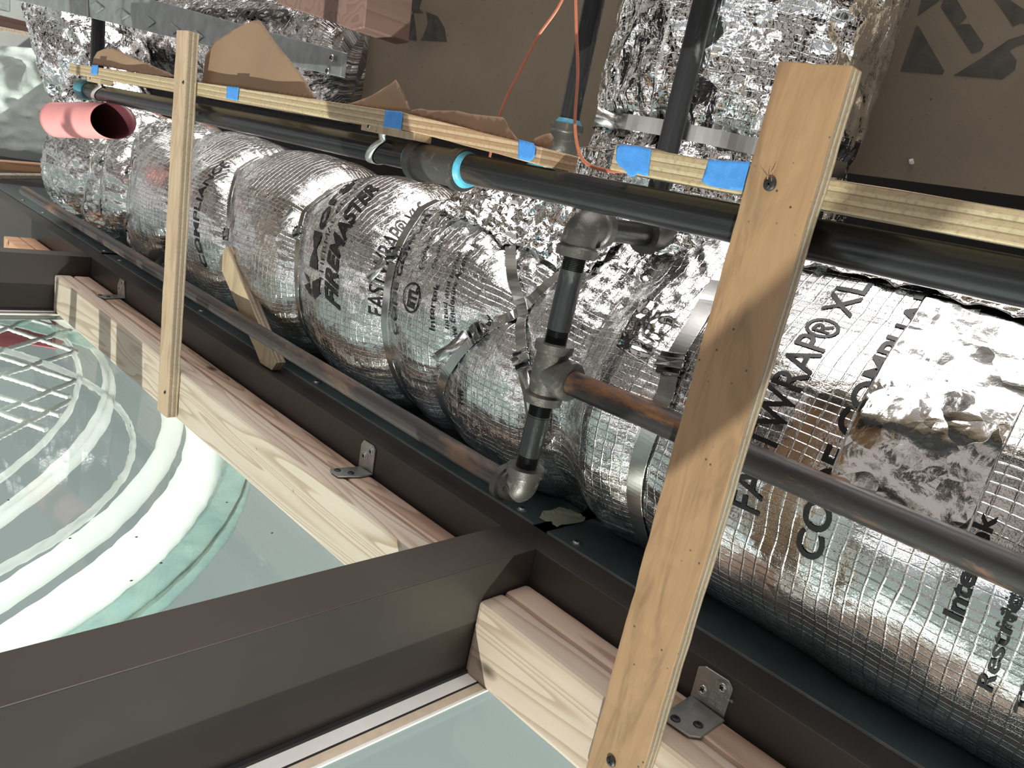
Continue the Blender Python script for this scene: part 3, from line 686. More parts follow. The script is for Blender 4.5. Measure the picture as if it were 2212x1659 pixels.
o_ = sweep('foil_wrap', sp, rad_, M['foil_smooth'], ld, 160)
for v in o_.data.vertices:
    q = v.co * 1.0; n_ = abs(noise.noise(q * 16)) + .5 * abs(noise.noise(q * 40)) + .3 * abs(noise.noise(q * 90)); v.co += v.normal * (.022 * (.4 - n_))
base_at(ld)
e = thing('banding_strap', 'loose band with a bright open tail at the waist of the far left rising duct', 'strap')
V = []
for i in range(41):
    a = math.radians(-80 + 160 * i / 40); r = .128
    for dz in (-.008, .008): V.append(Vector((.90 - r * math.cos(a), 2.80 + r * math.sin(a), .385 + dz)))
o_ = mk('metal_band', V, [(2 * i, 2 * i + 1, 2 * i + 3, 2 * i + 2) for i in range(40)], M['whitemetal'], e, True); md = o_.modifiers.new('s', 'SOLIDIFY'); md.thickness = .001
P = [at(0, .80, *p) for p in ((152, 184), (135, 183), (124, 184))]; V = []
for p in P: V += [p + Vector((0, 0, -.008)), p + Vector((0, 0, .008))]
o_ = mk('strap_tail', V, [(0, 1, 3, 2), (2, 3, 5, 4)], M['whitemetal'], e); md = o_.modifiers.new('s', 'SOLIDIFY'); md.thickness = .001
base_at(e)

# ================================================================ PIPES
def pipe(name, a, b, r, mat, parent=None, thread=(0, 0), seg=32):
    a = Vector(a); b = Vector(b); L = (b - a).length; prof = [(0, r)]
    def thr(s0, s1):
        n_ = int((s1 - s0) / .0018); out = []
        for i in range(n_): out += [(s0 + i * .0018, r * .88), (s0 + i * .0018 + .0009, r * 1.0)]
        return out
    if thread[0]: prof = thr(0, thread[0]) + [(thread[0] + .001, r)]
    prof += [(L * k / 12, r) for k in range(1, 12) if thread[0] < L * k / 12 < L - thread[1]]
    if thread[1]: prof += [(L - thread[1] - .001, r)] + thr(L - thread[1], L)
    else: prof.append((L, r))
    P, Rr = straight(a, b, prof); return sweep(name, P, Rr, mat, parent, seg)
def elbow(name, c_, d1, d2, r, arm, parent, mat=None, collar=.011, band_=1.22, bend=None):
    "c_: crossing of the two axes; arms leave along d1 and d2"
    mat = mat or M['iron']; c_ = Vector(c_); d1 = Vector(d1).normalized(); d2 = Vector(d2).normalized(); a = c_ + d1 * arm; b = c_ + d2 * arm; P = []; Rr = []
    k0 = arm * .55
    for s, q in ((0, band_ * .86), (.0005, band_), (collar * .85, band_), (collar, 1.06), (collar * 1.15, 1.04)): P.append(a - d1 * s * 1.0); Rr.append(r * q)
    s1 = a - d1 * collar * 1.2; s2 = b - d2 * collar * 1.2
    for i in range(1, 10):
        t_ = i / 10; P.append((1 - t_) ** 2 * s1 + 2 * t_ * (1 - t_) * c_ + t_ * t_ * s2); Rr.append(r * (1.04 + .03 * math.sin(t_ * PI)))
    for s, q in ((collar * 1.15, 1.04), (collar, 1.06), (collar * .85, band_), (.0005, band_), (0, band_ * .86)): P.append(b - d2 * s); Rr.append(r * q)
    return sweep(name, P, Rr, mat, parent, 36)
RP = .0134
rx = .655
top = Vector((rx, .5475, .378)); bot = Vector((rx, .5515, .062)); tee = Vector((rx, .5490, .2105))
# riser (upper and lower pieces), tee, elbows
t1 = thing('iron_elbow', 'top elbow of the black riser, just under the thick black pipe', 'pipe fitting')
elbow('elbow_body', top, (0, 0, -1), (1, 0, 0), .0185, .034, t1, None, .012); base_at(t1)
tag(pipe('pipe_nipple', top + Vector((.028, 0, 0)), (.785, .552, .378), RP, M['blackpipe_v'], None, (.008, .010)), 'short level threaded pipe between two elbows under the thick black pipe', 'pipe')
t2 = thing('iron_elbow', 'rear elbow half hidden behind the thick black pipe, under the upright pipe', 'pipe fitting')
elbow('elbow_body', (.810, .553, .378), (-1, 0, 0), (0, 0, 1), .0185, .034, t2, None, .012); base_at(t2)
tag(pipe('riser_pipe', top - Vector((0, 0, .026)), tee + Vector((0, 0, .028)), RP, M['blackpipe_v'], None, (.024, .022)), 'upper black riser pipe between the top elbow and the tee', 'pipe')
t3 = thing('pipe_tee', 'iron tee joining the black riser and the rusty level pipe', 'pipe fitting')
P, Rr = straight(tee + Vector((0, 0, .036)), tee - Vector((0, 0, .036)), [(0, .0192), (.0008, .0222), (.010, .0222), (.012, .0188), (.02, .0190), (.036, .0195), (.052, .0190), (.060, .0188), (.062, .0222), (.0712, .0222), (.072, .0192)])
sweep('tee_run', P, Rr, M['iron'], t3, 36)
P, Rr = straight(tee, tee + Vector((0, -.036, 0)), [(0, .0190), (.022, .0190), (.0245, .0222), (.0352, .0222), (.036, .0190)])
sweep('tee_branch', P, Rr, M['iron'], t3, 36); base_at(t3)
tag(pipe('riser_pipe', tee - Vector((0, 0, .028)), bot + Vector((0, 0, .024)), RP, M['blackpipe_v'], None, (.024, .022)), 'lower black riser pipe between the tee and the bottom elbow', 'pipe')
t4 = thing('iron_elbow', 'bottom elbow standing over the dark metal sheet, where the riser turns left', 'pipe fitting')
elbow('elbow_body', bot, (0, 0, 1), (0, 1, 0), .0185, .032, t4, None, .011)
for (dx, dz, s, w_) in ((0, 0, .0052, .0007),):
    c_ = bot + Vector((-.0200, .006, .002)); V = []; 
    for k in range(24):
        for r_ in (s, s - w_): V.append(c_ + Vector((-.0002, math.cos(2 * PI * k / 24) * r_, math.sin(2 * PI * k / 24) * r_)))
    o_ = mk('raised_mark', V, [(2 * k, 2 * ((k + 1) % 24), 2 * ((k + 1) % 24) + 1, 2 * k + 1) for k in range(24)], M['iron'], t4); md = o_.modifiers.new('s', 'SOLIDIFY'); md.thickness = .0008
base_at(t4)
tag(pipe('rusty_pipe', tee + Vector((0, -.020, 0)), (rx, -.30, .2175), .0142, M['rust'], None, (.018, 0)), 'thick rusty pipe running level in front of the smooth duct to the lower right', 'pipe')
pl = at(0, rx + .004, 45, 409)
tag(pipe('steel_pipe', bot + Vector((0, .022, 0)), (rx + .004, 2.72, pl.z + .002), RP, M['steelpipe'], None, (.012, 0)), 'long thin steel pipe with a worn shine along the bottom of the bulging duct', 'pipe')
# main black pipe
mp = thing('black_pipe', 'thick black pipe running the whole width under the plywood edge', 'pipe')
ya, yb = -.30, 2.03; za = lambda y: .4172 - (y + .0) * .0085
PX = .611; RB = .0168
pipe('pipe_length', (PX, ya, za(ya)), (PX, .745, za(.745)), RB, M['blackpipe'], mp)
pipe('pipe_length', (PX, .745, za(.745)), (PX, yb, za(yb)), RB * .97, M['blackpipe'], mp)
ym = .700; P = []; Rr = []
for s, r_ in ((0, .0210), (.0012, .0245), (.011, .0247), (.0125, .0245), (.014, .0216), (.05, .0214), (.079, .0216), (.0805, .0245), (.092, .0247), (.093, .0210)):
    P.append(Vector((PX, ym + s, za(ym + s) - .003))); Rr.append(r_)
c1 = sweep('coupling', P, Rr, M['iron'], mp, 40); c1['label'] = 'grey iron coupling'
for (s, d_) in ((ym, -1), (ym + .093, 1)):
    P = []; Rr = []
    for k in range(9): P.append(Vector((PX, s + d_ * k * .0011, za(s) - .002))); Rr.append(.0205 - .00035 * k + .0008 * (k % 2))
    o_ = sweep('thread_sealant', P, Rr, M['seal'], c1, 30); o_['label'] = 'light blue thread sealant'
P, Rr = straight((PX, yb - .012, za(yb)), (PX, yb + .03, za(yb)), [(0, .0175), (.004, .0205), (.014, .021), (.03, .022), (.042, .022)])
o_ = sweep('thread_sealant', P, Rr, M['seal_teal'], mp, 30)
base_at(mp)
# hangers: bent metal straps below the plywood
def hanger(y, label, w_=.019, mat=None, twist=0):
    e_ = thing('pipe_strap', label, 'strap', 'bent metal pipe hangers'); V = []; zc = za(y); pts = []
    for k in range(19):
        a = math.radians(100 + k * 11); pts.append((PX + math.cos(a) * (RB + .0016), zc + math.sin(a) * (RB + .0016)))
    pts = [(PX - .022, zc + .030), (PX - .020, zc + .022), (PX - .0165, zc + .0175)] + [p for p in pts[3:]]
    for (x, z) in pts:
        for s in (-.5, -.12, .12, .5): V.append(Vector((x - (.0012 if abs(s) < .2 else 0), y + s * w_ + (zc - z) * twist, z)))
    o2 = mk('strap_loop', V, [(4 * i + j, 4 * i + j + 1, 4 * i + 5 + j, 4 * i + 4 + j) for i in range(len(pts) - 1) for j in range(3)], M['whitemetal'], e_, True); md_ = o2.modifiers.new('s', 'SOLIDIFY'); md_.thickness = .0012
    screw('screw', (PX - .024, y + .004, zc + .026), (-1, 0, 0), .004, M['screw'], e_); base_at(e_); return e_
hanger(.865, 'bright bent metal strap holding the black pipe left of the iron coupling', .015, twist=.9)
hanger(1.93, 'pale bent strap holding the black pipe at its far left end, above the pink tube', .022, twist=1.6)
# upright pipes behind the plywood edge
tag(pipe('upright_pipe', (.81, .5715, .405), (.81, .5715, .92), RP, M['blackpipe_v'], None), 'black upright pipe in front of the crumpled branch duct, dropping behind the taped plywood', 'pipe')
tag(pipe('upright_pipe', (.80, .730, .492), (.80, .730, .92), RP, M['blackpipe'], None), 'black upright pipe left of the branch duct ending in a bent fitting', 'pipe')
t5 = thing('iron_elbow', 'bent iron fitting with blue sealant left of the branch duct', 'pipe fitting')
elbow('elbow_body', (.80, .732, .462), (0, 0, 1), (-.12, .62, -.66), .0185, .030, t5, None, .011)
P, Rr = straight((.80, .730, .490), (.80, .730, .498), [(0, .0180), (.004, .0172), (.008, .0140)]); sweep('thread_sealant', P, Rr, M['seal'], t5, 28)
q = Vector((.80, .732, .462)) + Vector((-.12, .62, -.66)).normalized() * .030; P, Rr = straight(q, q + Vector((-.12, .62, -.66)), [(-.001, .019), (.003, .0165), (.012, .0150), (.03, .0140)]); sweep('thread_sealant', P, Rr, M['seal_teal'], t5, 28)
base_at(t5)
ux = .770
tag(pipe('upright_pipe', at(0, ux, 208, 185), at(0, ux, 214, 0), .0175, M['blackpipe'], None), 'short black upright pipe at upper left behind the steel stud', 'pipe')

# ================================================================ PLYWOOD NAILERS
def nailer(name, label, corners, x0=.583, x1=.635, mt='plyedge_z'):
    "corners: (y,z) top-left, top-right, bottom-right, bottom-left as seen"
    bm = bmesh.new(); a = [bm.verts.new((x0, y, z)) for y, z in corners]; b_ = [bm.verts.new((x1, y, z)) for y, z in corners]
    bm.faces.new(a); bm.faces.new(b_[::-1])
    for i in range(4): bm.faces.new((a[i], b_[i], b_[(i + 1) % 4], a[(i + 1) % 4]))
    bmesh.ops.recalc_face_normals(bm, faces=bm.faces[:]); bevel_all(bm, .0007, 1); refine(bm, .05, 4)
    for v in bm.verts: v.co += noise.noise_vector(v.co * 14) * .0007
    return tag(from_bm(name, bm, M[mt]), label, 'plywood')
M['plyedge_b'] = plyedge('fresh_plywood_edge', 2, 1, ((.56, .40, .26), (.38, .235, .13), (.19, .11, .06)))
nailer('plywood_strip', 'long weathered plywood edge at upper left with two blue tape bands', [(2.072, .4505), (.800, .4590), (.800, .4385), (2.072, .4285)])
nailer('plywood_strip', 'cleaner plywood edge above the iron coupling, split from the weathered one by blue tape', [(.797, .4590), (.560, .4465), (.560, .4300), (.797, .4400)], .582, .64, 'plyedge_b')
nailer('plywood_strip', 'plywood edge crossing behind the large upright strip to the right picture edge', [(.470, .4610), (-.35, .4590), (-.35, .4385), (.470, .4380)], .5835, .640)
tag(box('wood_shim', (.586, .772, .4300), (.612, .885, .4388), M['plyface2'], None, .0006), 'thin brown wood shim under the plywood edge above the bright pipe strap', 'wood')
tag(box('wood_shim', (.586, 1.87, .4195), (.612, 1.955, .4290), M['plyface2'], None, .0006), 'small wood shim under the far left end of the plywood edge', 'wood')

# blue tape
def tape(pxs, label, x=.5822, wrap=.012):
    pts = [at(0, x, *p) for p in pxs]; bm = bmesh.new(); bm.faces.new([bm.verts.new(p) for p in pts]); bmesh.ops.triangulate(bm, faces=bm.faces[:]); refine(bm, .005, 6)
    for v in bm.verts: v.co.x -= .0004 + .0005 * abs(noise.noise(v.co * 110))
    o2 = from_bm('blue_tape', bm, M['tape'], None, True); md_ = o2.modifiers.new('s', 'SOLIDIFY'); md_.thickness = .0004
    return tag(o2, label, 'tape', 'blue tape bands on the plywood edge')
tape([(1333, 318), (1340, 312), (1375, 315), (1408, 322), (1401, 381), (1391, 379), (1385, 376), (1378, 375), (1372, 381), (1361, 382), (1352, 368), (1338, 358), (1331, 345)], 'blue tape with a torn lower corner on the left end of the right plywood edge', .5830)
tape([(1532, 345), (1622, 350), (1608, 412), (1580, 410), (1548, 405), (1530, 400), (1517, 392)], 'wide blue tape touching the large upright plywood strip', .5830)
tape([(834, 238), (868, 241), (871, 248), (868, 281), (850, 277), (829, 274)], 'blue tape above the bright pipe strap', .5815)
tape([(1121, 301), (1153, 309), (1158, 317), (1156, 340), (1146, 349), (1120, 343)], 'dark blue tape bunched at the right end of the cleaner plywood edge', .5805)
tape([(491, 186), (517, 189), (514, 218), (490, 213)], 'blue tape right of the small upright strip, under the big brown paper flap', .5822)
tape([(199, 140), (213, 141), (211, 162), (197, 160)], 'small blue tape at the far left end of the plywood edge', .5822)

# ================================================================ UPRIGHT PLYWOOD STRIPS
def strip(name, label, y0, y1, z0, z1, mt, tilt=0, x0=.564, x1=.5825, wob=.0009):
    e_ = thing(name, label, 'wood strip')
    bm = bmesh.new(); bmesh.ops.create_cube(bm, size=1)
    for v in bm.verts: v.co = Vector((x0 + (v.co.x + .5) * (x1 - x0), y0 + (v.co.y + .5) * (y1 - y0), z0 + (v.co.z + .5) * (z1 - z0)))
    bm.normal_update()
    for f in bm.faces: f.material_index = 0 if abs(f.normal.x) > .5 else 1
    bevel_all(bm, .0009, 2); refine(bm, .02, 6)
    for v in bm.verts:
        v.co += noise.noise_vector(v.co * 25) * wob + noise.noise_vector(v.co * 90) * wob * .4; v.co.y += (v.co.z - z1) * tilt
    from_bm('strip_body', bm, M[mt], e_, mats=[M[mt], M['plyedge_x']]); return e_
s1 = strip('plywood_strip', 'large upright plywood strip with a diagonal shadow across it', .2625, .3195, -.139, .536, 'plyface')
for p in ((1663, 398), (1320, 1645)):
    screw('screw', at(0, .5632, *p), (-1, 0, 0), .0052, M['screw_black'], s1)
rs = random.Random(3)
for k in range(5):
    q = at(0, .5634, 1660 + rs.uniform(-8, 14), 385 + rs.uniform(-12, 26)); d_ = Vector((-.4, rs.uniform(-.5, .5), rs.uniform(-1, 1.4))).normalized(); s_ = Vector((0, .0007, 0))
    mk('splinter', [q - s_, q + s_, q + d_ * .009], [(0, 1, 2)], M['plyface'], s1)
base_at(s1)
s2 = strip('plywood_strip', 'small upright plywood strip standing against the knotty board at left', 1.385, 1.432, -.134, .531, 'plyface2', .072, .562, .5815)
screw('screw', at(0, .5612, 396, 178), (-1, 0, 0), .003, M['screw_black'], s2); screw('screw', at(0, .5612, 356, 848), (-1, 0, 0), .003, M['screw_black'], s2)
base_at(s2)
# leaning scrap
a0 = at(2, .002, 597, 800); a1 = at(0, .680, 490, 550); d_ = (a1 - a0).normalized(); sd_ = Vector((0, 1, 0)); sd_ = (sd_ - d_ * sd_.dot(d_)).normalized(); nr = d_.cross(sd_).normalized()
bm = bmesh.new(); bmesh.ops.create_cube(bm, size=1); L_ = (a1 - a0).length
for v in bm.verts: v.co = a0 + d_ * (v.co.x + .5) * L_ + sd_ * v.co.y * .046 + nr * v.co.z * .019 - Vector((0, 0, 0))
bm.normal_update()
for f in bm.faces: f.material_index = 0 if abs(f.normal.dot(nr)) > .5 else 1
bevel_all(bm, .001); refine(bm, .02)
for v in bm.verts: v.co += noise.noise_vector(v.co * 30) * .0012; v.co.z = max(v.co.z, .0026)
M['plyscrap'] = plyface('scrap_face', 2, (.46, .36, .24), (.30, .22, .14))
tag(from_bm('wood_scrap', bm, M['plyscrap'], None, mats=[M['plyscrap'], M['plyedge_x']]), 'short plywood scrap leaning on the duct behind the thin steel pipe', 'wood')

# ================================================================ KRAFT PAPER FLAPS
def flap(pxs, label, x=.600, lean=.25, curl=1.2, seed=0):
    pts = [at(0, x, *p) for p in pxs]; z0 = min(p.z for p in pts); bm = bmesh.new(); bm.faces.new([bm.verts.new(p) for p in pts]); bmesh.ops.triangulate(bm, faces=bm.faces[:]); refine(bm, .008, 8)
    for v in bm.verts:
        h = v.co.z - z0; q = Vector((v.co.y * 6, v.co.z * 4, seed)); p0 = Vector(CAM); s = (lean * h + curl * h * h + .012 * noise.noise(q)) 
        v.co.x += s; v.co.y += .002 * noise.noise(q * 4)
    o2 = from_bm('kraft_paper', bm, M['kraft'], None, True); md_ = o2.modifiers.new('s', 'SOLIDIFY'); md_.thickness = .0006
    return tag(o2, label, 'paper', 'torn brown paper on the plywood edge')
flap([(434, 180), (434, 118), (452, 85), (486, 65), (520, 44), (530, 39), (541, 38), (556, 58), (582, 90), (610, 118), (630, 145), (650, 170), (668, 200), (680, 213), (600, 203), (520, 190)], 'largest torn brown paper flap standing on the plywood edge', .6, .1, .5, 1)
flap([(199, 138), (200, 125), (207, 112), (220, 105), (240, 104), (262, 112), (300, 130), (340, 148), (380, 166), (300, 158), (240, 146)], 'rounded brown paper curl at the far left of the plywood edge', .6, .1, .5, 2)
flap([(755, 226), (790, 210), (820, 190), (847, 170), (856, 182), (868, 200), (880, 222), (892, 241), (840, 238), (780, 231)], 'small pointed brown paper flap near the middle of the plywood edge', .6, .1, .5, 3)
flap([(880, 246), (888, 238), (908, 234), (925, 238), (985, 238), (1012, 245), (1085, 253), (1092, 262), (1100, 278), (1118, 300), (1118, 312), (1060, 295), (1000, 275), (930, 256)], 'long low torn brown paper behind the cleaner plywood edge', .6, .1, .5, 4)
flap([(1155, 308), (1165, 300), (1185, 293), (1198, 290), (1206, 300), (1200, 322), (1165, 318)], 'little torn brown paper left of the bent iron fitting', .62, .1, .5, 5)
flap([(1333, 316), (1335, 308), (1380, 314), (1420, 322), (1452, 332), (1440, 334), (1380, 322)], 'thin brown paper edge behind the torn blue tape', .59, .1, .5, 6)

# ================================================================ BROWN BOARD BEHIND
bd = thing('fibre_board', 'large brown panel with grey stamps standing behind the ducts', 'panel')
BXW = 1.22
outline = [(2.02, 1.02), (-.60, 1.02), (-.60, .530), (.10, .5245), (.75, .513), (.76, .470), (2.02, .470)]
poly('board_sheet', [Vector((BXW, y, z)) for y, z in outline], (1, 0, 0), .006, M['board'], bd, 0)
def stamp(pxs, lb=None):
    o2 = poly('stamped_mark', [at(0, BXW - .0006, *p) for p in pxs], (1, 0, 0), .0004, M['stamp'], bd, 0)
stamp([(1979, 55), (1984, 56), (2040, 153), (2036, 161), (1945, 154)])
stamp([(2060, 163), (2125, 122), (2180, 85), (2260, 60), (2260, 80), (2195, 100), (2180, 110), (2196, 130), (2192, 150), (2165, 171)])
stamp([(1990, 0), (2030, 0), (1982, 34)])
stamp([(2039, -6), (2064, -6), (2088, 36), (2072, 52), (2095, 52), (2125, 95), (2118, 110), (2099, 115), (2032, 15)])
stamp([(2145, -6), (2172, -6), (2212, 20), (2260, 55), (2205, 50), (2188, 57), (2165, 22)])
stamp([(826, 25), (850, 78), (847, 84), (817, 81)])
stamp([(893, 27), (898, 62), (900, 87), (857, 83), (872, 55)])
stamp([(885, -5), (912, -5), (905, 18), (915, 28), (893, 27), (878, 5)])
stamp([(850, 10), (862, 30), (868, 52), (862, 55), (852, 30)])
stamp([(920, 25), (924, 50), (915, 75), (908, 87), (965, 90), (960, 60), (945, 35)])
base_at(bd)
st_ = thing('staple', 'tiny bright staple lying at the left of the brown panel', 'staple')
a = at(0, BXW - .003, 758, 153); b_ = at(0, BXW - .003, 765, 165); sweep('wire_bar', [a, lerp(a, b_, .5), b_], .0012, M['screw'], st_, 8); base_at(st_)
cb = at(0, BXW - .003, 1969, 349); bm = bmesh.new(); bmesh.ops.create_icosphere(bm, subdivisions=2, radius=.004)
for v in bm.verts: v.co = v.co * (1 + .5 * noise.noise(v.co * 300)) + cb
tag(from_bm('plaster_crumb', bm, M['crumb'], None), 'white crumb on the lower right of the brown panel', 'debris')

# ================================================================ UPPER LEFT: STUD, TRACK, DUCT, BLOCK
fd = thing('shaded_foil_duct', 'dark foil-wrapped duct behind the steel stud with upside-down lettering', 'duct')
FX, FZ, FR = 1.22, .60, .155
V = []; U = []; yy_ = np.arange(1.86, 3.12, .008); an = np.arange(-180, 180, 3.0)
for y in yy_:
    for th in an:
        a = math.radians(th); q = Vector((y, a * FR, 4)); n_ = abs(noise.noise(q * 15)) + .5 * abs(noise.noise(q * 38)); r = FR + .016 * (.35 - n_) - (.05 * max(0, (1.90 - y) / .04))
        V.append(Vector((FX - r * math.cos(a), y, FZ + r * math.sin(a)))); U.append((y, a * FR))
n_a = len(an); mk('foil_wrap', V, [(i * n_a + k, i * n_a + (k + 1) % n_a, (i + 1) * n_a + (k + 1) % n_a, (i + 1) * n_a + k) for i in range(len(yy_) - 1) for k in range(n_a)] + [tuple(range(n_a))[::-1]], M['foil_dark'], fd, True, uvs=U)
def ink2(txt, yA, thA, yB, capdeg, bold):
    bm = text_bm(txt, bold); bmesh.ops.triangulate(bm, faces=bm.faces[:]); x0 = min(v.co.x for v in bm.verts); x1 = max(v.co.x for v in bm.verts); refine(bm, .12)
    for v in bm.verts:
        k = (v.co.x - x0) / (x1 - x0); y = yA + (yB - yA) * k; th = thA - v.co.y / .7 * capdeg; a = math.radians(th); r = FR + .007; v.co = Vector((FX - r * math.cos(a), y, FZ + r * math.sin(a)))
    bmesh.ops.recalc_face_normals(bm, faces=bm.faces[:]); from_bm('printed_lettering', bm, M['ink'], fd)
ink2('CODE COMPLIANCE', 2.05, 40, 3.15, 12, .04)
ink2('FASTWRAP', 2.55, -14, 3.2, 12, .02)
base_at(fd)
sb = thing('steel_stud', 'grey steel stud with embossed diamonds crossing the upper left corner', 'stud')
SX = .74
low = [(735, 166), (190, 38), (-40, -18)]; up = [(-40, -95), (440, 30), (740, 112)]
poly('stud_web', [at(0, SX, *p) for p in ((735, 166), (-60, -22), (-60, -110), (440, 30), (740, 112))], (1, 0, 0), .010, M['galv_dark'], sb, .001)
for k in range(7):
    px_ = 207 + k * 56 - k * k * .6; py_ = 14 + k * 15.5; V = []
    ln = poly('embossed_diamond', [at(0, SX - .0005, px_ + a_, py_ + b__) for a_, b__ in ((-13, -2), (2, -11), (20, 4), (4, 15))], (-1, 0, 0), .0045, M['galv_dark'], sb, .0016)
poly('stud_seam', [at(0, SX - .001, *p) for p in ((189, 38), (187, -20), (190, -20), (192, 38))], (-1, 0, 0), .0015, M['galv'], sb, 0)
for p in ((716, 125), (707, 154)): screw('screw', at(0, SX - .004, *p), (-1, 0, 0), .006, M['screw'], sb)
base_at(sb)
tk = thing('steel_track', 'upright galvanised track at the left edge of the brown panel', 'track')
poly('track_web', [at(0, 1.16, *p) for p in ((703, 35), (739, 50), (723, 218), (684, 212))], (1, 0, 0), .03, M['galv_dark'], tk, .001)
poly('track_lip', [at(0, 1.15, *p) for p in ((690, 35), (697, 36), (681, 212), (672, 209))], (1, 0, 0), .02, M['galv'], tk, .001)
poly('track_lip', [at(0, 1.15, *p) for p in ((718, 45), (722, 46), (707, 215), (702, 214))], (1, 0, 0), .008, M['galv'], tk, .001)
base_at(tk)
a = [at(0, .97, *p) for p in ((585, -60), (795, -60), (789, 20), (785, 60), (760, 65), (700, 42), (600, 8))]
tag(poly('wood_block', a, (1, 0, 0), .12, M['redwood'], None, .003), 'reddish wood block poking in at the top, left of the brown panel', 'wood')

# far left backdrop
V = []; n1, n2 = 70, 60
A4 = [at(1, 3.95, -40, 95), at(1, 3.95, 150, 110), at(1, 3.95, 150, 335), at(1, 3.95, -40, 318)]
for i in range(n1 + 1):
    for j in range(n2 + 1):
        u = i / n1; w_ = j / n2; p = lerp(lerp(A4[0], A4[1], u), lerp(A4[3], A4[2], u), w_)
        p.y += .05 * noise.noise(Vector((u * 2.2 + w_ * 1.5, w_ * 4, 2))) + .02 * noise.noise(Vector((u * 6, w_ * 11, 5))); 
        if w_ > .9: p.z += .02 * noise.noise(Vector((u * 4, 0, 1)))
        V.append(p)
o_ = mk('plastic_sheet', V, [(i * (n2 + 1) + j, i * (n2 + 1) + j + 1, (i + 1) * (n2 + 1) + j + 1, (i + 1) * (n2 + 1) + j) for i in range(n1) for j in range(n2)], M['plastic'], None, True); md = o_.modifiers.new('s', 'SOLIDIFY'); md.thickness = .0006
tag(o_, 'milky plastic sheet hanging at the far left behind the pink tube', 'plastic sheet')
def plank(pxs, y, th, mt, label):
    return tag(poly('timber_plank', [at(1, y, *p) for p in pxs], (0, 1, 0), th, M[mt], None, .002), label, 'wood')
plank([(-30, 52), (170, 92), (170, 74), (-30, 25)], 3.9, .05, 'redwood', 'reddish timber above the plastic sheet at the far left')
plank([(-30, 60), (170, 99), (170, 91), (-30, 51)], 3.86, .04, 'fir_pale', 'pale timber edge along the top of the plastic sheet')
plank([(-30, 346), (150, 360), (150, 378), (-30, 366)], 3.50, .06, 'fir_orange', 'wider brown timber below the plastic sheet at the far left')
plank([(-30, 377), (150, 379), (150, 387), (-30, 388)], 3.44, .05, 'fir', 'thin light timber lowest at the far left')
plank([(-30, -30), (22, -20), (22, 26), (-30, 14)], 3.6, .04, 'galv', 'pale metal corner piece in the top left corner')

# pink tube
tb = thing('card_tube', 'pink paper tube open towards the middle, in front of the far duct end', 'tube')
pa = at(0, .62, 236, 261); pe = Vector(CAM + ray(98, 259) * 1.80); ax_ = (pe - pa); Lt = ax_.length; ax_.normalize()
tc_ = (Vector(CAM) - pa); tc_ = (tc_ - ax_ * tc_.dot(ax_)).normalized(); w_ = ax_.cross(tc_); rt = .0385; V = []; NR = 14
def ringat(s_, r_, k_):
    out = []
    for k in range(72):
        a = 2 * PI * k / 72; o1 = (tc_ * math.cos(a) + w_ * math.sin(a)) * r_; cut = k_ * rt * .62 * (1 + math.cos(a)); out.append(pa + ax_ * (s_ - rt + cut) + o1)
    return out
for i in range(NR + 1): V += ringat(Lt * i / NR, rt, 1 - i / NR)
for i in range(NR + 1): V += ringat(Lt * (1 - i / NR), rt - .0012, i / NR)
fs2 = []; mi = []; TR = 2 * NR + 2
for ringi in range(TR):
    for k in range(72):
        a_, b2 = ringi * 72, ((ringi + 1) % TR) * 72; fs2.append((a_ + k, a_ + (k + 1) % 72, b2 + (k + 1) % 72, b2 + k)); mi.append(1 if ringi > NR else 0)
mk('tube_wall', V, fs2, M['pink'], tb, True, mats=[M['pink'], M['pink_in']], mi=mi)
P, Rr = straight(pa + ax_ * Lt * .55, pa + ax_ * Lt * .56, [(0, .0345), (.002, .0345)]); sweep('inner_end', P, [.037, .037], M['pink_in'], tb, 40); base_at(tb)

# cables
def cable(name, pts, r, label, n=60): return tag(sweep(name, smoothpath(pts, n), r, M['wire'], None, 10, squash=.6), label, 'cable')
cable('cable', [at(0, .70, *p) for p in ((1232, -40), (1205, 18), (1160, 82), (1125, 150), (1092, 215), (1072, 275), (1056, 350))], .0022, 'left copper-coloured cable curving down to the black pipe')
cable('cable', [at(0, .70, *p) for p in ((1243, -40), (1245, 60), (1248, 160), (1242, 260), (1248, 318), (1262, 348), (1290, 364), (1330, 370), (1380, 366))], .0022, 'right copper-coloured cable hooking behind the torn blue tape')
cable('cable', [at(0, .665, *p) for p in ((280, 232), (300, 232), (330, 243), (365, 256), (420, 262), (470, 280))], .0016, 'thin reddish cable beside the pink tube mouth')
q0 = at(0, .69, 328, 556); q1 = at(0, .67, 362, 552)
P, Rr = straight(q0, q1, [(0, .0165), (.001, .0180), (.045, .0180), (.046, .0165)])
tag(sweep('rubber_cap', P, Rr, M['rubber'], None, 24), 'small black rubber end left of the small plywood strip', 'cap')

# ================================================================ OUTSIDE, BEYOND THE GLASS
hp = thing('inflated_hoops', 'great white curved plastic hoops seen through the glass at lower left', 'plastic hoops')
def hoop(cx_, cy_, r0, r1, z, name, mat, h=.05, a0=-1.2, a1=.9):
    V = []; n = 120; m_ = 12
    for i in range(n + 1):
        a = a0 + (a1 - a0) * i / n
        for k in range(m_):
            b = 2 * PI * k / m_; rc = (r0 + r1) / 2 + (r1 - r0) / 2 * math.cos(b) + .006 * noise.noise(Vector((a * 30, b * 2, r0))); V.append(Vector((cx_ + rc * math.cos(a), cy_ + rc * math.sin(a), z + h * math.sin(b) + .004 * noise.noise(Vector((a * 40, b * 3, r1))))))
    return mk(name, V, [(i * m_ + k, i * m_ + (k + 1) % m_, (i + 1) * m_ + (k + 1) % m_, (i + 1) * m_ + k) for i in range(n) for k in range(m_)], mat, hp, True)
Zo = -.60
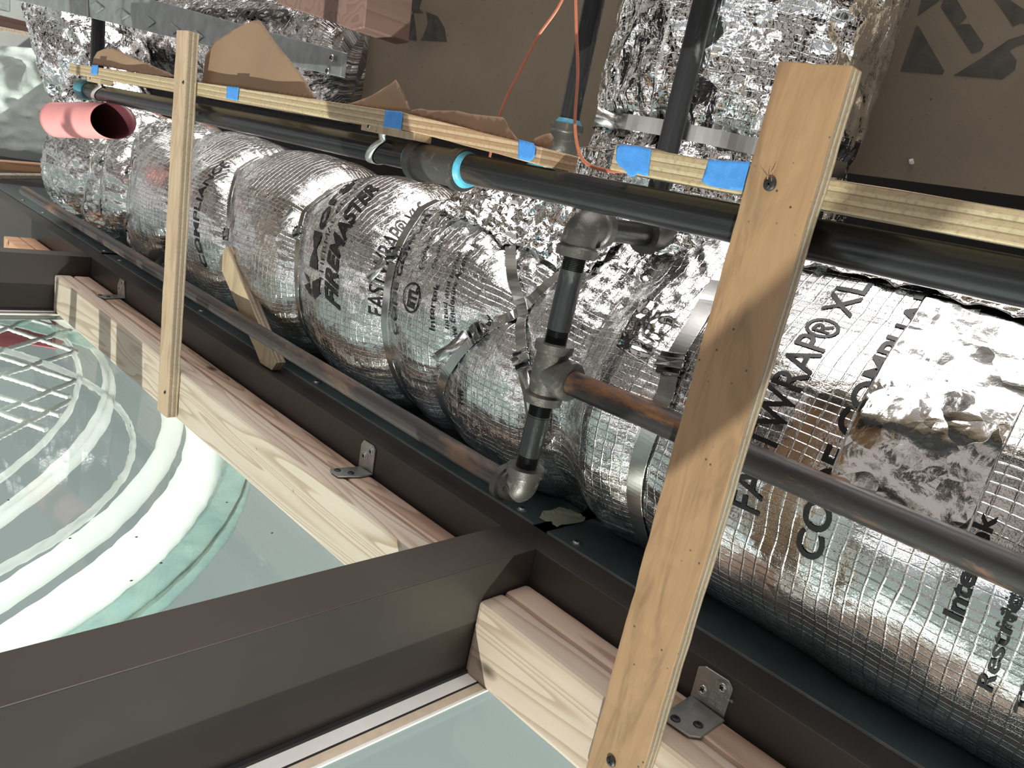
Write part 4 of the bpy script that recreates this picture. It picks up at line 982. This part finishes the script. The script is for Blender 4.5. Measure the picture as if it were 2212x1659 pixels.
def fitc(pxs, z=Zo):
    P = np.array([list(at(2, z, *p))[:2] for p in pxs]); A = np.c_[2 * P, np.ones(len(P))]; s = np.linalg.lstsq(A, (P ** 2).sum(1), rcond=None)[0]; return s[0], s[1], math.sqrt(s[2] + s[0] ** 2 + s[1] ** 2)
def hoop_px(name, mid, width_px, mat, h=.03):
    c0, c1_, r = fitc(mid); p = mid[len(mid) // 2]; P1 = at(2, Zo, p[0] - width_px / 2, p[1] - width_px / 3); P2 = at(2, Zo, p[0] + width_px / 2, p[1] + width_px / 3)
    w = abs(math.hypot(P2.x - c0, P2.y - c1_) - math.hypot(P1.x - c0, P1.y - c1_)); hoop(c0, c1_, r - w / 2, r + w / 2, Zo, name, mat, h)
hoop_px('hoop', [(150, 740), (164, 810), (160, 862), (132, 920), (66, 985), (0, 1030)], 9, M['hoop'], .01)
hoop_px('hoop', [(205, 745), (226, 830), (205, 905), (140, 1000), (60, 1065), (0, 1100)], 14, M['hoop'], .012)
hoop_px('hoop', [(240, 830), (222, 910), (165, 995), (90, 1060), (0, 1125)], 16, M['hoop'], .012)
hoop_px('hoop', [(372, 920), (335, 1012), (250, 1112), (130, 1210), (0, 1290)], 40, M['hoop'], .02)
hoop_px('hoop', [(448, 950), (424, 1042), (345, 1148), (220, 1262), (60, 1375)], 84, M['hoop'], .02)
hoop_px('hoop', [(272, 1020), (190, 1110), (90, 1185), (0, 1230)], 10, M['hoop'], .012)
hoop_px('clear_skirt', [(500, 1040), (478, 1110), (415, 1195), (305, 1305), (180, 1395)], 70, M['hoop_clear'], .012)
hoop_px('outer_rim', [(530, 1040), (505, 1110), (440, 1190), (330, 1300), (200, 1400)], 4, M['sealant'], .006)
# rope net: crossing white ropes inside the smallest hoop
rp = [((40, 683), (157, 717)), ((-60, 684), (163, 759)), ((-60, 750), (162, 823)), ((-60, 791), (150, 858)), ((-20, 850), (130, 897)), ((-20, 884), (100, 928)),
      ((-60, 736), (70, 690)), ((-60, 777), (152, 713)), ((-60, 831), (166, 759)), ((-60, 913), (163, 823)), ((-30, 958), (150, 866))]
for i, (a, b_) in enumerate(rp):
    p, q = at(2, Zo, *a), at(2, Zo, *b_); P = [lerp(p, q, k / 50) + Vector((0, 0, .003 * noise.noise(Vector((k * .15, i, 0))))) for k in range(51)]
    sweep('net_rope', P, [.0088 + .0016 * math.sin(k * 2.2) for k in range(51)], M['rope'], hp, 8)
base_at(hp)
rd = [at(2, -.75, *p) for p in ((-60, 640), (190, 640), (170, 715), (120, 752), (60, 742), (-60, 762))]
tag(poly('red_tarpaulin', rd, (0, 0, -1), .004, M['red'], None, 0), 'blurred red tarpaulin outside the glass beyond the rope net', 'tarpaulin')
# unseen bar added below the frame to throw a shadow across the large plywood strip
S0 = Vector((.564, .2905, .297)); Pm = S0 - SUNDIR * (.60 / SUNDIR.z)
cdir = Vector((0, -.57, .82)); cdir = cdir - SUNDIR * (cdir.z / SUNDIR.z); cdir.normalize()
a = Pm - cdir * .35; b_ = Pm + cdir * .35
sweepo = sweep('unseen_shadow_bar', [a, lerp(a, b_, .5), b_], .024, M['bronze'], None, 4)
tag(sweepo, 'added unseen dark bar outside the glass below the picture, casting the diagonal shadow', 'bar')
for r_ in [o2 for o2 in C.objects if o2.parent is None and o2.type == 'EMPTY' and o2.location.length == 0 and o2.children]: base_at(r_)
